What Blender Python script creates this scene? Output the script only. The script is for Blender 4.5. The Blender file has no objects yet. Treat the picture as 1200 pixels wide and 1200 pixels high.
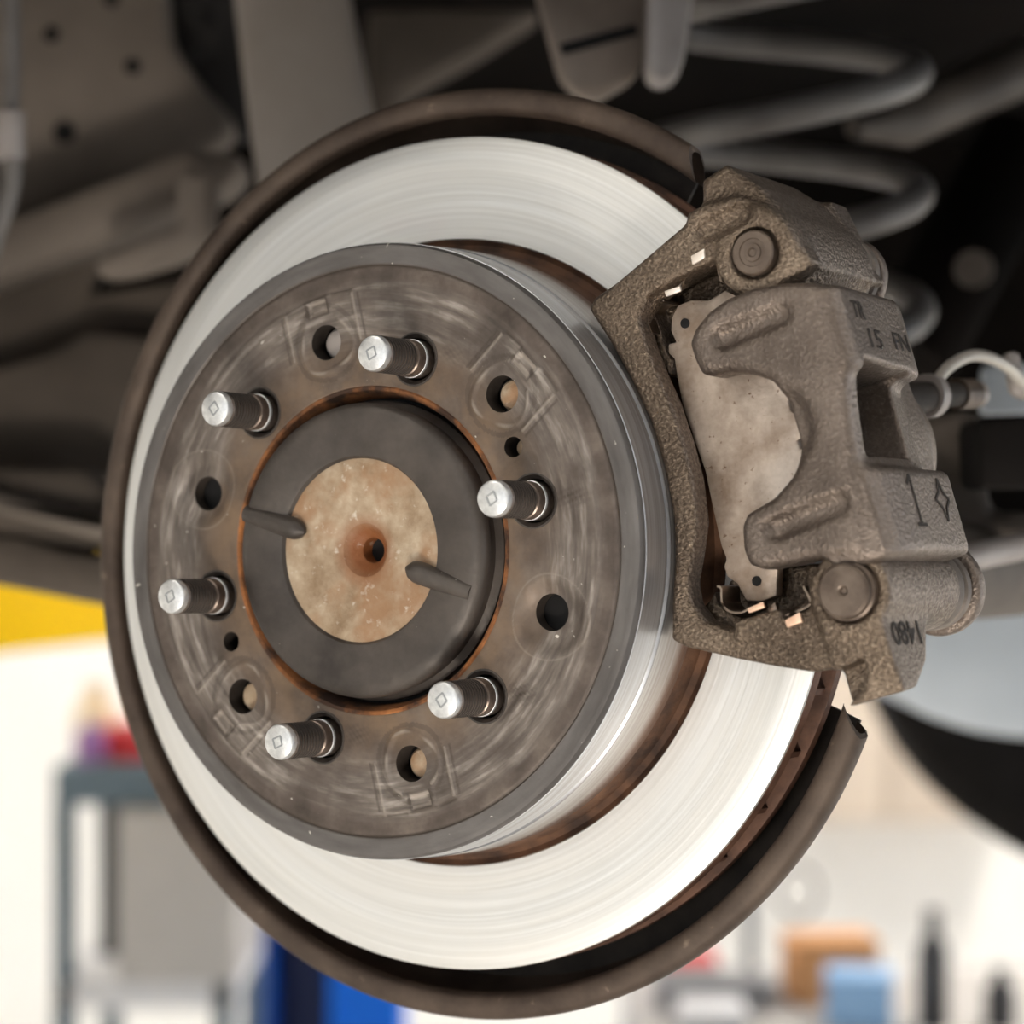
import bpy, bmesh, math, random
import numpy as np
from mathutils import Matrix, Vector
random.seed(4)
S = bpy.context.scene; COL = S.collection
PI = math.pi

# ------------------------------------------------------------------ camera, sky, lights, exposure
CAM_H = 1.5; FPX = 2756.0
cd = bpy.data.cameras.new('camera'); cam = bpy.data.objects.new('camera', cd); COL.objects.link(cam)
cam.location = (0, 0, CAM_H); cam.rotation_euler = (PI / 2, 0, 0)
cd.sensor_width = 36.0; cd.lens = 36.0 * FPX / 1200.0
cd.clip_start = 0.02; cd.clip_end = 200
cd.dof.use_dof = True; cd.dof.focus_distance = 0.81; cd.dof.aperture_fstop = 6.3
S.camera = cam
w = bpy.data.worlds.new('overcast_sky'); S.world = w; w.use_nodes = True
w.node_tree.nodes['Background'].inputs[0].default_value = (0.84, 0.92, 1.0, 1)
w.node_tree.nodes['Background'].inputs[1].default_value = 1.15
def area(name, loc, rot, sx, sy, power, color):
    l = bpy.data.lights.new(name, 'AREA'); l.shape = 'RECTANGLE'; l.size = sx; l.size_y = sy
    l.energy = power; l.color = color
    o = bpy.data.objects.new(name, l); COL.objects.link(o); o.location = loc; o.rotation_euler = rot
    return o
# four tube fixtures under the workshop ceiling (their housings are built further down)
LAMPS = [(-2.2, -0.6), (1.4, -1.6), (-2.6, 4.2), (2.2, 4.6)]
for i, (x, y) in enumerate(LAMPS):
    area('tube_light', (x, y, 3.88), (0, 0, 0), 0.35, 1.5, (15, 8, 72, 125)[i], (1.0, 0.94, 0.86))
WL = Vector((-0.15, -0.35, 0.62)); WDIR = (Vector((0.10, 0.80, 1.50)) - WL).normalized(); WROT = WDIR.to_track_quat('-Z', 'Y').to_euler()
area('added_key_lamp', WL, WROT, 0.28, 0.20, 8, (1.0, 0.93, 0.84))       # added key light out of view, housing built below
sl = bpy.data.lights.new('sun', 'SUN'); sl.energy = 9.0; sl.angle = math.radians(1.0); sl.color = (1.0, 0.95, 0.88)
so = bpy.data.objects.new('sun', sl); COL.objects.link(so); so.location = (-3, -9, 9)
so.rotation_euler = Vector((0.55, 0.66, -0.62)).to_track_quat('-Z', 'Y').to_euler()      # through the open bay onto the floor
S.view_settings.view_transform = 'Standard'; S.view_settings.look = 'None'
S.view_settings.gamma = 1.0; S.view_settings.use_curve_mapping = False
S.view_settings.exposure = 0.45

# ------------------------------------------------------------------ frames
def P(u, v, d):                       # photograph pixel at depth d -> world point
    return Vector(((u - 600) / FPX * d, d, CAM_H - (v - 600) / FPX * d))
A_, B_ = 0.54172, -0.02273
T_ = np.array([-0.05102, -0.01357, -0.83445])
ca, sa, cb, sb = math.cos(A_), math.sin(A_), math.cos(B_), math.sin(B_)
RW = np.array([[ca, 0, -sa], [0, 1, 0], [sa, 0, ca]]) @ np.array([[1, 0, 0], [0, cb, -sb], [0, sb, cb]])
W3 = np.array([[1, 0, 0], [0, 0, -1], [0, 1, 0.0]])
WR = W3 @ RW; WT = W3 @ T_ + np.array([0, 0, CAM_H])
MR = Matrix([list(WR[i]) + [WT[i]] for i in range(3)] + [[0, 0, 0, 1]])     # wheel frame: z along the axle, outward; origin centre of hat face
PHI = math.radians(17.3)
MC = MR @ Matrix.Rotation(PHI, 4, 'Z')                                       # caliper frame: x radial, y tangential
MCn = np.array(MC); iMC = np.linalg.inv(MCn)
iMR = np.linalg.inv(np.array(MR))
def _un(inv, u, v, axis, val):
    o = inv @ np.array([0, 0, CAM_H, 1.0]); d = inv[:3, :3] @ np.array([(u - 600) / FPX, 1, -(v - 600) / FPX])
    s = (val / 1000 - o[axis]) / d[axis]
    return (o[:3] + d * s) * 1000
def F(u, v, z): return _un(iMC, u, v, 2, z)          # mm, caliper frame, on plane z
def poly(pts, z): return [tuple(F(u, v, z)[:2]) for u, v in pts]

# ------------------------------------------------------------------ materials
def mat(name, c1, c2=None, rough=0.5, metal=0.0, scale=8.0, bump=0.0, bscale=60.0, detail=5, rough2=None, spots=None, spec=0.5, lo=0.35, hi=0.65):
    m = bpy.data.materials.new(name); m.use_nodes = True; nt = m.node_tree; N = nt.nodes; L = nt.links
    b = N['Principled BSDF']; b.inputs['Roughness'].default_value = rough; b.inputs['Metallic'].default_value = metal
    b.inputs['Specular IOR Level'].default_value = spec
    b.inputs['Base Color'].default_value = (*c1, 1)
    tc = N.new('ShaderNodeTexCoord')
    if c2:
        n = N.new('ShaderNodeTexNoise'); n.inputs['Scale'].default_value = scale; n.inputs['Detail'].default_value = detail; n.inputs['Roughness'].default_value = 0.62
        r = N.new('ShaderNodeValToRGB'); r.color_ramp.elements[0].position = lo; r.color_ramp.elements[1].position = hi
        r.color_ramp.elements[0].color = (*c1, 1); r.color_ramp.elements[1].color = (*c2, 1)
        L.new(tc.outputs['Object'], n.inputs['Vector']); L.new(n.outputs['Fac'], r.inputs[0])
        out = r.outputs[0]
        if spots:
            col, ssc, thr = spots
            n2 = N.new('ShaderNodeTexNoise'); n2.inputs['Scale'].default_value = ssc; n2.inputs['Detail'].default_value = 3
            r2 = N.new('ShaderNodeValToRGB'); r2.color_ramp.elements[0].position = thr; r2.color_ramp.elements[1].position = thr + 0.07
            mx = N.new('ShaderNodeMixRGB'); mx.inputs[2].default_value = (*col, 1)
            L.new(tc.outputs['Object'], n2.inputs['Vector']); L.new(n2.outputs['Fac'], r2.inputs[0]); L.new(r2.outputs[0], mx.inputs[0]); L.new(out, mx.inputs[1]); out = mx.outputs[0]
        L.new(out, b.inputs['Base Color'])
        if rough2 is not None:
            mr = N.new('ShaderNodeMapRange'); mr.inputs[1].default_value = 0.3; mr.inputs[2].default_value = 0.7; mr.inputs[3].default_value = rough; mr.inputs[4].default_value = rough2
            L.new(n.outputs['Fac'], mr.inputs[0]); L.new(mr.outputs[0], b.inputs['Roughness'])
    if bump:
        n3 = N.new('ShaderNodeTexNoise'); n3.inputs['Scale'].default_value = bscale; n3.inputs['Detail'].default_value = 4
        bp = N.new('ShaderNodeBump'); bp.inputs['Strength'].default_value = 1.0; bp.inputs['Distance'].default_value = bump
        L.new(tc.outputs['Object'], n3.inputs['Vector']); L.new(n3.outputs['Fac'], bp.inputs['Height']); L.new(bp.outputs[0], b.inputs['Normal'])
    return m

def radial_nodes(nt):
    N = nt.nodes; L = nt.links
    tc = N.new('ShaderNodeTexCoord'); sp = N.new('ShaderNodeSeparateXYZ'); L.new(tc.outputs['Object'], sp.inputs[0])
    cb_ = N.new('ShaderNodeCombineXYZ'); L.new(sp.outputs[0], cb_.inputs[0]); L.new(sp.outputs[1], cb_.inputs[1])
    ln = N.new('ShaderNodeVectorMath'); ln.operation = 'LENGTH'; L.new(cb_.outputs[0], ln.inputs[0])
    nm = N.new('ShaderNodeVectorMath'); nm.operation = 'NORMALIZE'; L.new(cb_.outputs[0], nm.inputs[0])
    return tc, sp, ln.outputs['Value'], nm.outputs[0]
def radial_noise(nt, r, nrm, kang, kr, detail=4, off=0.0, extra=None):
    N = nt.nodes; L = nt.links
    sc = N.new('ShaderNodeVectorMath'); sc.operation = 'SCALE'; sc.inputs['Scale'].default_value = kang; L.new(nrm, sc.inputs[0])
    mu = N.new('ShaderNodeMath'); mu.operation = 'MULTIPLY_ADD'; mu.inputs[1].default_value = kr; mu.inputs[2].default_value = off; L.new(r, mu.inputs[0])
    c = N.new('ShaderNodeCombineXYZ'); L.new(mu.outputs[0], c.inputs[2])
    ad = N.new('ShaderNodeVectorMath'); L.new(sc.outputs[0], ad.inputs[0]); L.new(c.outputs[0], ad.inputs[1])
    n = N.new('ShaderNodeTexNoise'); n.inputs['Scale'].default_value = 1.0; n.inputs['Detail'].default_value = detail; L.new(ad.outputs[0], n.inputs['Vector'])
    return n.outputs['Fac']
def ramp(nt, fac, stops, interp='LINEAR'):
    r = nt.nodes.new('ShaderNodeValToRGB'); r.color_ramp.interpolation = interp
    e = r.color_ramp.elements
    while len(e) > 1: e.remove(e[-1])
    e[0].position = stops[0][0]; e[0].color = (*stops[0][1], 1)
    for p_, c in stops[1:]:
        q = e.new(p_); q.color = (*c, 1)
    nt.links.new(fac, r.inputs[0]); return r.outputs[0]
def mixc(nt, f, a, b_, blend='MIX'):
    m = nt.nodes.new('ShaderNodeMixRGB'); m.blend_type = blend
    for i, x in enumerate((f, a, b_)):
        if isinstance(x, (int, float)): m.inputs[i].default_value = x
        elif isinstance(x, tuple): m.inputs[i].default_value = (*x, 1)
        else: nt.links.new(x, m.inputs[i])
    return m.outputs[0]
def rmap(nt, v, a, b_, c, d):
    m = nt.nodes.new('ShaderNodeMapRange'); nt.links.new(v, m.inputs[0])
    for i, x in enumerate((a, b_, c, d)): m.inputs[i + 1].default_value = x
    return m.outputs[0]
def bumpn(nt, h, dist, prev=None):
    b = nt.nodes.new('ShaderNodeBump'); b.inputs['Distance'].default_value = dist; nt.links.new(h, b.inputs['Height'])
    if prev is not None: nt.links.new(prev, b.inputs['Normal'])
    return b.outputs[0]

def friction_material():
    m = bpy.data.materials.new('machined_iron'); m.use_nodes = True; nt = m.node_tree; b = nt.nodes['Principled BSDF']
    tc, sp, r, nrm = radial_nodes(nt)
    f = radial_noise(nt, r, nrm, 1.2, 900, 3); g = radial_noise(nt, r, nrm, 1.6, 120, 3, 7.0)
    c = ramp(nt, f, [(0.3, (0.70, 0.69, 0.665)), (0.7, (0.86, 0.855, 0.84))])
    c = mixc(nt, rmap(nt, g, 0.35, 0.7, 0.0, 0.5), c, (0.84, 0.81, 0.76))
    # heat tint towards the inner edge
    pk = nt.nodes.new('ShaderNodeTexNoise'); pk.inputs['Scale'].default_value = 14; nt.links.new(tc.outputs['Object'], pk.inputs['Vector'])
    band = nt.nodes.new('ShaderNodeMath'); band.operation = 'MULTIPLY'
    nt.links.new(rmap(nt, r, 0.117, 0.13, 1.0, 0.0), band.inputs[0]); nt.links.new(rmap(nt, pk.outputs['Fac'], 0.5, 0.68, 0.0, 0.55), band.inputs[1])
    c = mixc(nt, band.outputs[0], c, (0.72, 0.50, 0.52))
    nt.links.new(c, b.inputs['Base Color'])
    b.inputs['Metallic'].default_value = 0.75
    nt.links.new(rmap(nt, g, 0.3, 0.7, 0.46, 0.58), b.inputs['Roughness'])
    nt.links.new(bumpn(nt, f, 0.00008), b.inputs['Normal'])
    return m
def hat_material():
    m = bpy.data.materials.new('weathered_hat_iron'); m.use_nodes = True; nt = m.node_tree; b = nt.nodes['Principled BSDF']
    tc, sp, r, nrm = radial_nodes(nt)
    def noise(s, d=5):
        n = nt.nodes.new('ShaderNodeTexNoise'); n.inputs['Scale'].default_value = s; n.inputs['Detail'].default_value = d; n.inputs['Roughness'].default_value = 0.6
        nt.links.new(tc.outputs['Object'], n.inputs['Vector']); return n.outputs['Fac']
    base = ramp(nt, noise(45), [(0.3, (0.048, 0.035, 0.027)), (0.5, (0.098, 0.075, 0.062)), (0.72, (0.19, 0.152, 0.125))])
    # brushed ring, the wheel's seat, rubbed lighter
    br = radial_noise(nt, r, nrm, 5.0, 420, 5, 3.0)
    brc = ramp(nt, br, [(0.3, (0.085, 0.068, 0.056)), (0.52, (0.205, 0.172, 0.148)), (0.72, (0.46, 0.41, 0.365))])
    q = nt.nodes.new('ShaderNodeMath'); q.operation = 'MULTIPLY'
    nt.links.new(rmap(nt, r, 0.070, 0.080, 0, 1), q.inputs[0]); nt.links.new(rmap(nt, r, 0.093, 0.097, 1, 0), q.inputs[1])
    q2 = nt.nodes.new('ShaderNodeMath'); q2.operation = 'MULTIPLY'; nt.links.new(q.outputs[0], q2.inputs[0]); nt.links.new(rmap(nt, noise(24), 0.38, 0.58, 0.15, 1), q2.inputs[1])
    c = mixc(nt, q2.outputs[0], base, brc)
    # outer rim, cleaner grey
    rim = ramp(nt, radial_noise(nt, r, nrm, 4.0, 160, 5), [(0.3, (0.085, 0.077, 0.073)), (0.7, (0.165, 0.152, 0.145))])
    c = mixc(nt, rmap(nt, r, 0.1005, 0.1025, 0, 0.9), c, rim)
    # brown dust near the bore
    t = nt.nodes.new('ShaderNodeMath'); t.operation = 'MULTIPLY'
    nt.links.new(rmap(nt, r, 0.062, 0.080, 1, 0), t.inputs[0]); nt.links.new(rmap(nt, noise(35, 6), 0.4, 0.6, 0.2, 0.9), t.inputs[1])
    c = mixc(nt, t.outputs[0], c, (0.22, 0.145, 0.09))
    # raised casting edges rubbed bright
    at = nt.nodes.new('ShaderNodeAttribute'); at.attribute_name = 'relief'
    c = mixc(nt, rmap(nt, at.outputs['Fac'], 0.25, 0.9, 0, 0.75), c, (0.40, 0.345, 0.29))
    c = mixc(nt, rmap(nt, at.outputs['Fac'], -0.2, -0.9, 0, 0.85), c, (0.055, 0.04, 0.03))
    sp2 = noise(260, 2)
    c = mixc(nt, rmap(nt, sp2, 0.73, 0.76, 0, 0.8), c, (0.75, 0.7, 0.62))
    nt.links.new(c, b.inputs['Base Color'])
    b.inputs['Metallic'].default_value = 0.35
    nt.links.new(rmap(nt, br, 0.3, 0.7, 0.42, 0.6), b.inputs['Roughness'])
    n1 = bumpn(nt, br, 0.00012); n2 = bumpn(nt, noise(300, 4), 0.00018, n1)
    nt.links.new(n2, b.inputs['Normal'])
    return m
def wall_material():       # turned side wall of the hat, bright polished bands then brown
    m = bpy.data.materials.new('turned_hat_wall'); m.use_nodes = True; nt = m.node_tree; b = nt.nodes['Principled BSDF']
    tc, sp, r, nrm = radial_nodes(nt)
    z = rmap(nt, sp.outputs[2], -0.050, 0.0, 0, 1)
    c = ramp(nt, z, [(0.0, (0.10, 0.05, 0.03)), (0.26, (0.16, 0.09, 0.06)), (0.36, (0.38, 0.35, 0.33)), (0.60, (0.50, 0.50, 0.50)), (0.62, (0.22, 0.23, 0.25)), (0.645, (0.55, 0.56, 0.58)), (1.0, (0.50, 0.51, 0.53))])
    n = nt.nodes.new('ShaderNodeTexNoise'); n.inputs['Scale'].default_value = 1.0; n.inputs['Detail'].default_value = 5
    mp = nt.nodes.new('ShaderNodeMapping'); mp.inputs['Scale'].default_value = (16, 16, 900); nt.links.new(tc.outputs['Object'], mp.inputs[0]); nt.links.new(mp.outputs[0], n.inputs['Vector'])
    c = mixc(nt, rmap(nt, n.outputs['Fac'], 0.35, 0.7, 0, 0.5), c, (0.2, 0.16, 0.14))
    nt.links.new(c, b.inputs['Base Color']); b.inputs['Metallic'].default_value = 0.8; b.inputs['Roughness'].default_value = 0.38
    nt.links.new(bumpn(nt, n.outputs['Fac'], 0.0001), b.inputs['Normal'])
    return m
def tan_material():
    m = bpy.data.materials.new('rusty_tan_steel'); m.use_nodes = True; nt = m.node_tree; b = nt.nodes['Principled BSDF']
    tc, sp, r, nrm = radial_nodes(nt)
    def noise(s, d=5):
        n = nt.nodes.new('ShaderNodeTexNoise'); n.inputs['Scale'].default_value = s; n.inputs['Detail'].default_value = d; n.inputs['Roughness'].default_value = 0.65
        nt.links.new(tc.outputs['Object'], n.inputs['Vector']); return n.outputs['Fac']
    c = ramp(nt, noise(70, 6), [(0.3, (0.22, 0.14, 0.075)), (0.5, (0.38, 0.28, 0.185)), (0.72, (0.56, 0.455, 0.335))])
    c = mixc(nt, rmap(nt, noise(30, 4), 0.48, 0.62, 0, 0.75), c, (0.30, 0.15, 0.065))
    c = mixc(nt, rmap(nt, r, 0.007, 0.014, 0.95, 0.0), c, (0.24, 0.08, 0.022))
    c = mixc(nt, rmap(nt, noise(220, 3), 0.62, 0.75, 0, 0.5), c, (0.8, 0.75, 0.66))
    nt.links.new(c, b.inputs['Base Color']); b.inputs['Roughness'].default_value = 0.55; b.inputs['Metallic'].default_value = 0.1
    nt.links.new(bumpn(nt, noise(350, 5), 0.0004), b.inputs['Normal'])
    return m
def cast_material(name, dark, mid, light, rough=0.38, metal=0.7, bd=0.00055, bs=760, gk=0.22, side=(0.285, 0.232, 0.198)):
    m = bpy.data.materials.new(name); m.use_nodes = True; nt = m.node_tree; b = nt.nodes['Principled BSDF']
    tc = nt.nodes.new('ShaderNodeTexCoord')
    def noise(s, d=5, ro=0.6):
        n = nt.nodes.new('ShaderNodeTexNoise'); n.inputs['Scale'].default_value = s; n.inputs['Detail'].default_value = d; n.inputs['Roughness'].default_value = ro
        nt.links.new(tc.outputs['Object'], n.inputs['Vector']); return n.outputs['Fac']
    grain = noise(bs, 3, 0.5)
    c = ramp(nt, noise(26, 3), [(0.3, tuple(0.3 * a + 0.7 * b_ for a, b_ in zip(mid, dark))), (0.55, mid), (0.8, tuple(0.6 * a + 0.4 * b_ for a, b_ in zip(mid, light)))])
    sd = nt.nodes.new('ShaderNodeAttribute'); sd.attribute_name = 'side'       # light from the side painted onto radial faces; bracket front is also dirtier
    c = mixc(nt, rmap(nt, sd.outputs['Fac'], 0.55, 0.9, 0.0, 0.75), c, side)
    c = mixc(nt, rmap(nt, grain, 0.36, 0.55, gk, 0.0), c, dark)
    c = mixc(nt, rmap(nt, grain, 0.56, 0.74, 0, gk), c, light)
    nt.links.new(c, b.inputs['Base Color']); b.inputs['Metallic'].default_value = metal
    nt.links.new(rmap(nt, grain, 0.3, 0.7, rough + 0.12, rough - 0.05), b.inputs['Roughness'])
    n2 = bumpn(nt, grain, bd); nt.links.new(n2, b.inputs['Normal'])
    return m
M = {}
M['friction'] = friction_material(); M['hat'] = hat_material(); M['hatwall'] = wall_material(); M['tan'] = tan_material()
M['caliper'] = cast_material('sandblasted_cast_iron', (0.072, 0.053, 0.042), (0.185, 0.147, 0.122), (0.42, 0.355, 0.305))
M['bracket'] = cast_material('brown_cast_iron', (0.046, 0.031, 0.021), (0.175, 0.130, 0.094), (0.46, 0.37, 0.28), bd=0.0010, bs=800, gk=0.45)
M['pad'] = mat('pad_plate_steel', (0.26, 0.19, 0.14), (0.60, 0.50, 0.42), 0.42, 0.5, 45, 0.0003, 250, spots=((0.20, 0.13, 0.09), 420, 0.66))
M['lining'] = mat('pad_lining', (0.03, 0.025, 0.022), (0.06, 0.05, 0.045), 0.9, 0, 300)
M['darkhub'] = mat('dark_forged_hub', (0.034, 0.027, 0.023), (0.092, 0.076, 0.065), 0.48, 0.3, 28, 0.00025, 300, spots=((0.55, 0.5, 0.42), 330, 0.74))
M['rust'] = mat('orange_rust', (0.045, 0.020, 0.010), (0.42, 0.155, 0.045), 0.85, 0, 38, lo=0.42, hi=0.62, bump=0.0006, bscale=300)
M['rustdark'] = mat('dark_rust', (0.035, 0.016, 0.009), (0.15, 0.07, 0.035), 0.8, 0.1, 60, 0.0005, 250)
M['rotoredge'] = mat('rusty_rotor_edge', (0.06, 0.027, 0.016), (0.17, 0.082, 0.05), 0.65, 0.3, 60, 0.0004, 200)
M['flash'] = mat('dark_recess_iron', (0.018, 0.013, 0.010), (0.05, 0.038, 0.030), 0.7, 0.2, 60)
M['thread'] = mat('oily_thread_steel', (0.10, 0.075, 0.060), (0.28, 0.22, 0.185), 0.34, 0.75, 80, 0.0001, 400)
M['stud_tip'] = mat('bright_stud_tip', (0.62, 0.62, 0.62), (0.85, 0.85, 0.84), 0.35, 0.7, 400, 0.0001, 900)
M['stud_mark'] = mat('stamped_mark', (0.36, 0.37, 0.38), None, 0.5, 0.6)
M['chamfer'] = mat('stud_hole_chamfer', (0.045, 0.037, 0.032), (0.085, 0.07, 0.06), 0.5, 0.4, 100)
M['cap'] = mat('pin_cap_brown', (0.085, 0.06, 0.045), (0.16, 0.12, 0.092), 0.42, 0.5, 120, 0.0001, 300)
M['clip'] = mat('spring_steel_clip', (0.16, 0.12, 0.09), (0.30, 0.23, 0.18), 0.35, 0.9, 150)
M['copper'] = mat('coppery_clip_tip', (0.78, 0.48, 0.32), (0.88, 0.62, 0.46), 0.4, 0.6, 200)
M['silver_tip'] = mat('bright_clip_tip', (0.75, 0.63, 0.52), (0.88, 0.80, 0.72), 0.35, 0.6, 200)
M['boot'] = mat('dusty_rubber_boot', (0.11, 0.09, 0.075), (0.24, 0.20, 0.17), 0.55, 0.2, 60)
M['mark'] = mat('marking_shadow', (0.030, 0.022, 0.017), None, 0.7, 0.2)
M['shield'] = mat('brown_shield_steel', (0.050, 0.033, 0.024), (0.11, 0.078, 0.058), 0.62, 0.35, 30, 0.0003, 160, spots=((0.20, 0.15, 0.11), 120, 0.68))
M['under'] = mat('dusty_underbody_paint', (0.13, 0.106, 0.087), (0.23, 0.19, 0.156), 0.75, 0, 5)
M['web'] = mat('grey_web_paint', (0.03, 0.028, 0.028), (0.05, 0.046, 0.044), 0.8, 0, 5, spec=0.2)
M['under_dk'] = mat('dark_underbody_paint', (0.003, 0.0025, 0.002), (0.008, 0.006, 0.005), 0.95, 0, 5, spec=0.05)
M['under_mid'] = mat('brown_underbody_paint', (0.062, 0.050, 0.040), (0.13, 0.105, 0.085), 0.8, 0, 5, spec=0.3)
M['column'] = mat('pale_liner', (0.27, 0.225, 0.19), (0.38, 0.335, 0.30), 0.6, 0, 4)
M['hole'] = mat('hole_black', (0.006, 0.005, 0.005), None, 0.9)
M['galv'] = mat('galvanised_bracket', (0.28, 0.24, 0.215), (0.46, 0.42, 0.40), 0.5, 0.3, 12)
M['spring'] = mat('grey_spring_steel', (0.13, 0.115, 0.105), (0.24, 0.225, 0.215), 0.5, 0.3, 12)
M['arm'] = mat('dusty_arm_steel', (0.065, 0.050, 0.040), (0.14, 0.115, 0.095), 0.6, 0.2, 10)
M['white_pipe'] = mat('pale_pipe', (0.52, 0.47, 0.41), (0.66, 0.62, 0.56), 0.4, 0.3, 20)
M['rubber'] = mat('black_rubber', (0.006, 0.005, 0.0045), (0.012, 0.010, 0.009), 0.85, 0, 20, spec=0.15)
M['tank'] = mat('blue_grey_tank', (0.50, 0.55, 0.60), (0.60, 0.65, 0.70), 0.5, 0.1, 6)
M['white'] = mat('white_wall_paint', (0.86, 0.85, 0.82), (0.90, 0.89, 0.865), 0.85, 0, 2)
M['floor'] = mat('pale_concrete', (0.60, 0.585, 0.56), (0.70, 0.68, 0.65), 0.6, 0, 1.5, 0.001, 30)
M['yellow'] = mat('yellow_paint', (0.95, 0.58, 0.0), (1.0, 0.62, 0.0), 0.6, 0, 4, spec=0.1)
M['slate'] = mat('slate_cart_paint', (0.075, 0.115, 0.145), (0.10, 0.145, 0.18), 0.45, 0, 5)
M['black'] = mat('black_paint', (0.018, 0.018, 0.02), None, 0.5)
M['blackpl'] = mat('black_plastic', (0.02, 0.02, 0.022), (0.04, 0.04, 0.045), 0.35, 0, 40)
M['grey'] = mat('pale_grey_panel', (0.42, 0.40, 0.38), (0.50, 0.48, 0.46), 0.6, 0, 3)
M['midgrey'] = mat('mid_grey_plastic', (0.20, 0.20, 0.21), (0.26, 0.26, 0.27), 0.5, 0, 6)
M['lightgrey'] = mat('light_grey_bin', (0.68, 0.68, 0.70), None, 0.5)
M['blue'] = mat('lift_blue_paint', (0.004, 0.10, 0.50), (0.006, 0.12, 0.56), 0.5, 0, 3, spec=0.2)
M['navy'] = mat('lift_navy_paint', (0.004, 0.020, 0.085), None, 0.5)
M['brightblue'] = mat('lift_bright_blue_paint', (0.008, 0.17, 0.85), None, 0.5, spec=0.2)
M['red'] = mat('red_plastic', (0.70, 0.03, 0.04), None, 0.45)
M['purple'] = mat('purple_plastic', (0.30, 0.14, 0.38), None, 0.45)
M['cream'] = mat('cream_plastic', (0.85, 0.68, 0.45), None, 0.5)
M['cardboard'] = mat('orange_cardboard', (0.62, 0.30, 0.12), (0.70, 0.36, 0.16), 0.8, 0, 6)
M['paleblue'] = mat('pale_blue_plastic', (0.26, 0.46, 0.74), None, 0.5)
M['beige'] = mat('beige_cabinet_paint', (0.66, 0.56, 0.46), None, 0.6)
em = bpy.data.materials.new('lit_tube'); em.use_nodes = True
em.node_tree.nodes['Principled BSDF'].inputs['Emission Color'].default_value = (1, .95, .88, 1); em.node_tree.nodes['Principled BSDF'].inputs['Emission Strength'].default_value = 4
M['tube'] = em

# ------------------------------------------------------------------ object helpers
def thing(name, label, cat, matrix, group=None):
    o = bpy.data.objects.new(name, None); COL.objects.link(o); o.matrix_world = matrix; o.empty_display_size = 0.02
    o['label'] = label; o['category'] = cat
    if group: o['group'] = group
    return o
def tag(o, label, cat, group=None):
    o['label'] = label; o['category'] = cat
    if group: o['group'] = group
    return o
def link(name, me, m, parent=None, label=None):
    o = bpy.data.objects.new(name, me); COL.objects.link(o)
    if m is not None and not me.materials: me.materials.append(m)
    if parent is not None: o.parent = parent
    if label: o['label'] = label
    return o
def from_bm(name, bm, m, parent=None, smooth=35, label=None, recalc=True):
    if recalc: bmesh.ops.recalc_face_normals(bm, faces=bm.faces)
    me = bpy.data.meshes.new(name); bm.to_mesh(me); bm.free()
    if smooth: me.polygons.foreach_set('use_smooth', [True] * len(me.polygons)); me.set_sharp_from_angle(angle=math.radians(smooth))
    return link(name, me, m, parent, label)
def lathe_bm(prof, n=96, a0=0.0, a1=2 * PI, bm=None, c=(0, 0), mat_idx=None, k=0.001):
    """prof: list of (r, z) mm; closed loop if first == last"""
    bm = bm or bmesh.new(); full = abs(a1 - a0 - 2 * PI) < 1e-6; cols = n if full else n + 1
    rings = []
    for r, z in prof:
        if r < 1e-6: v = bm.verts.new((c[0] * k, c[1] * k, z * k)); rings.append([v] * cols)
        else: rings.append([bm.verts.new(((c[0] + r * math.cos(a0 + (a1 - a0) * i / n)) * k, (c[1] + r * math.sin(a0 + (a1 - a0) * i / n)) * k, z * k)) for i in range(cols)])
    for j in range(len(rings) - 1):
        A, B = rings[j], rings[j + 1]
        for i in range(n):
            i2 = (i + 1) % cols
            vs = []
            for v in (A[i], A[i2], B[i2], B[i]):
                if v not in vs: vs.append(v)
            if len(vs) > 2:
                f = bm.faces.new(vs)
                if mat_idx: f.material_index = mat_idx[j]
    if prof[0] == prof[-1]: bmesh.ops.remove_doubles(bm, verts=bm.verts, dist=1e-7)
    return bm
def slab_bm(pts, n, bevel=0.0, bm=None, seg=2):
    """closed planar outline pts (Vectors), extruded by vector n"""
    new = bm is None; bm = bm or bmesh.new()
    a = [bm.verts.new(p) for p in pts]; b = [bm.verts.new(Vector(p) + Vector(n)) for p in pts]
    fs = [bm.faces.new(a), bm.faces.new(b[::-1])]
    for i in range(len(a)): fs.append(bm.faces.new((a[i], b[i], b[(i + 1) % len(a)], a[(i + 1) % len(a)])))
    if bevel:
        bmesh.ops.recalc_face_normals(bm, faces=fs)
        es = list({e for f in fs for e in f.edges})
        bmesh.ops.bevel(bm, geom=es, offset=bevel, segments=seg, affect='EDGES', profile=0.5, clamp_overlap=True)
    return bm
def box_bm(x0, x1, y0, y1, z0, z1, bevel=0.0, bm=None):
    return slab_bm([(x0, y0, z0), (x1, y0, z0), (x1, y1, z0), (x0, y1, z0)], (0, 0, z1 - z0), bevel, bm)
def tube_bm(pts, rad, seg=14, bm=None, caps=True):
    bm = bm or bmesh.new(); pts = [Vector(p) for p in pts]; n = len(pts); rings = []
    rads = rad if isinstance(rad, (list, tuple)) else [rad] * n
    t0 = (pts[1] - pts[0]).normalized(); up = Vector((0, 0, 1)) if abs(t0.z) < 0.9 else Vector((1, 0, 0)); u = t0.cross(up).normalized()
    for i, p in enumerate(pts):
        t = (pts[min(i + 1, n - 1)] - pts[max(i - 1, 0)]).normalized(); u = (u - t * u.dot(t)).normalized(); v = t.cross(u)
        rings.append([bm.verts.new(p + (u * math.cos(2 * PI * k / seg) + v * math.sin(2 * PI * k / seg)) * rads[i]) for k in range(seg)])
    for a, b in zip(rings, rings[1:]):
        for k in range(seg): bm.faces.new((a[k], a[(k + 1) % seg], b[(k + 1) % seg], b[k]))
    if caps: bm.faces.new(rings[0][::-1]); bm.faces.new(rings[-1])
    return bm
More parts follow.
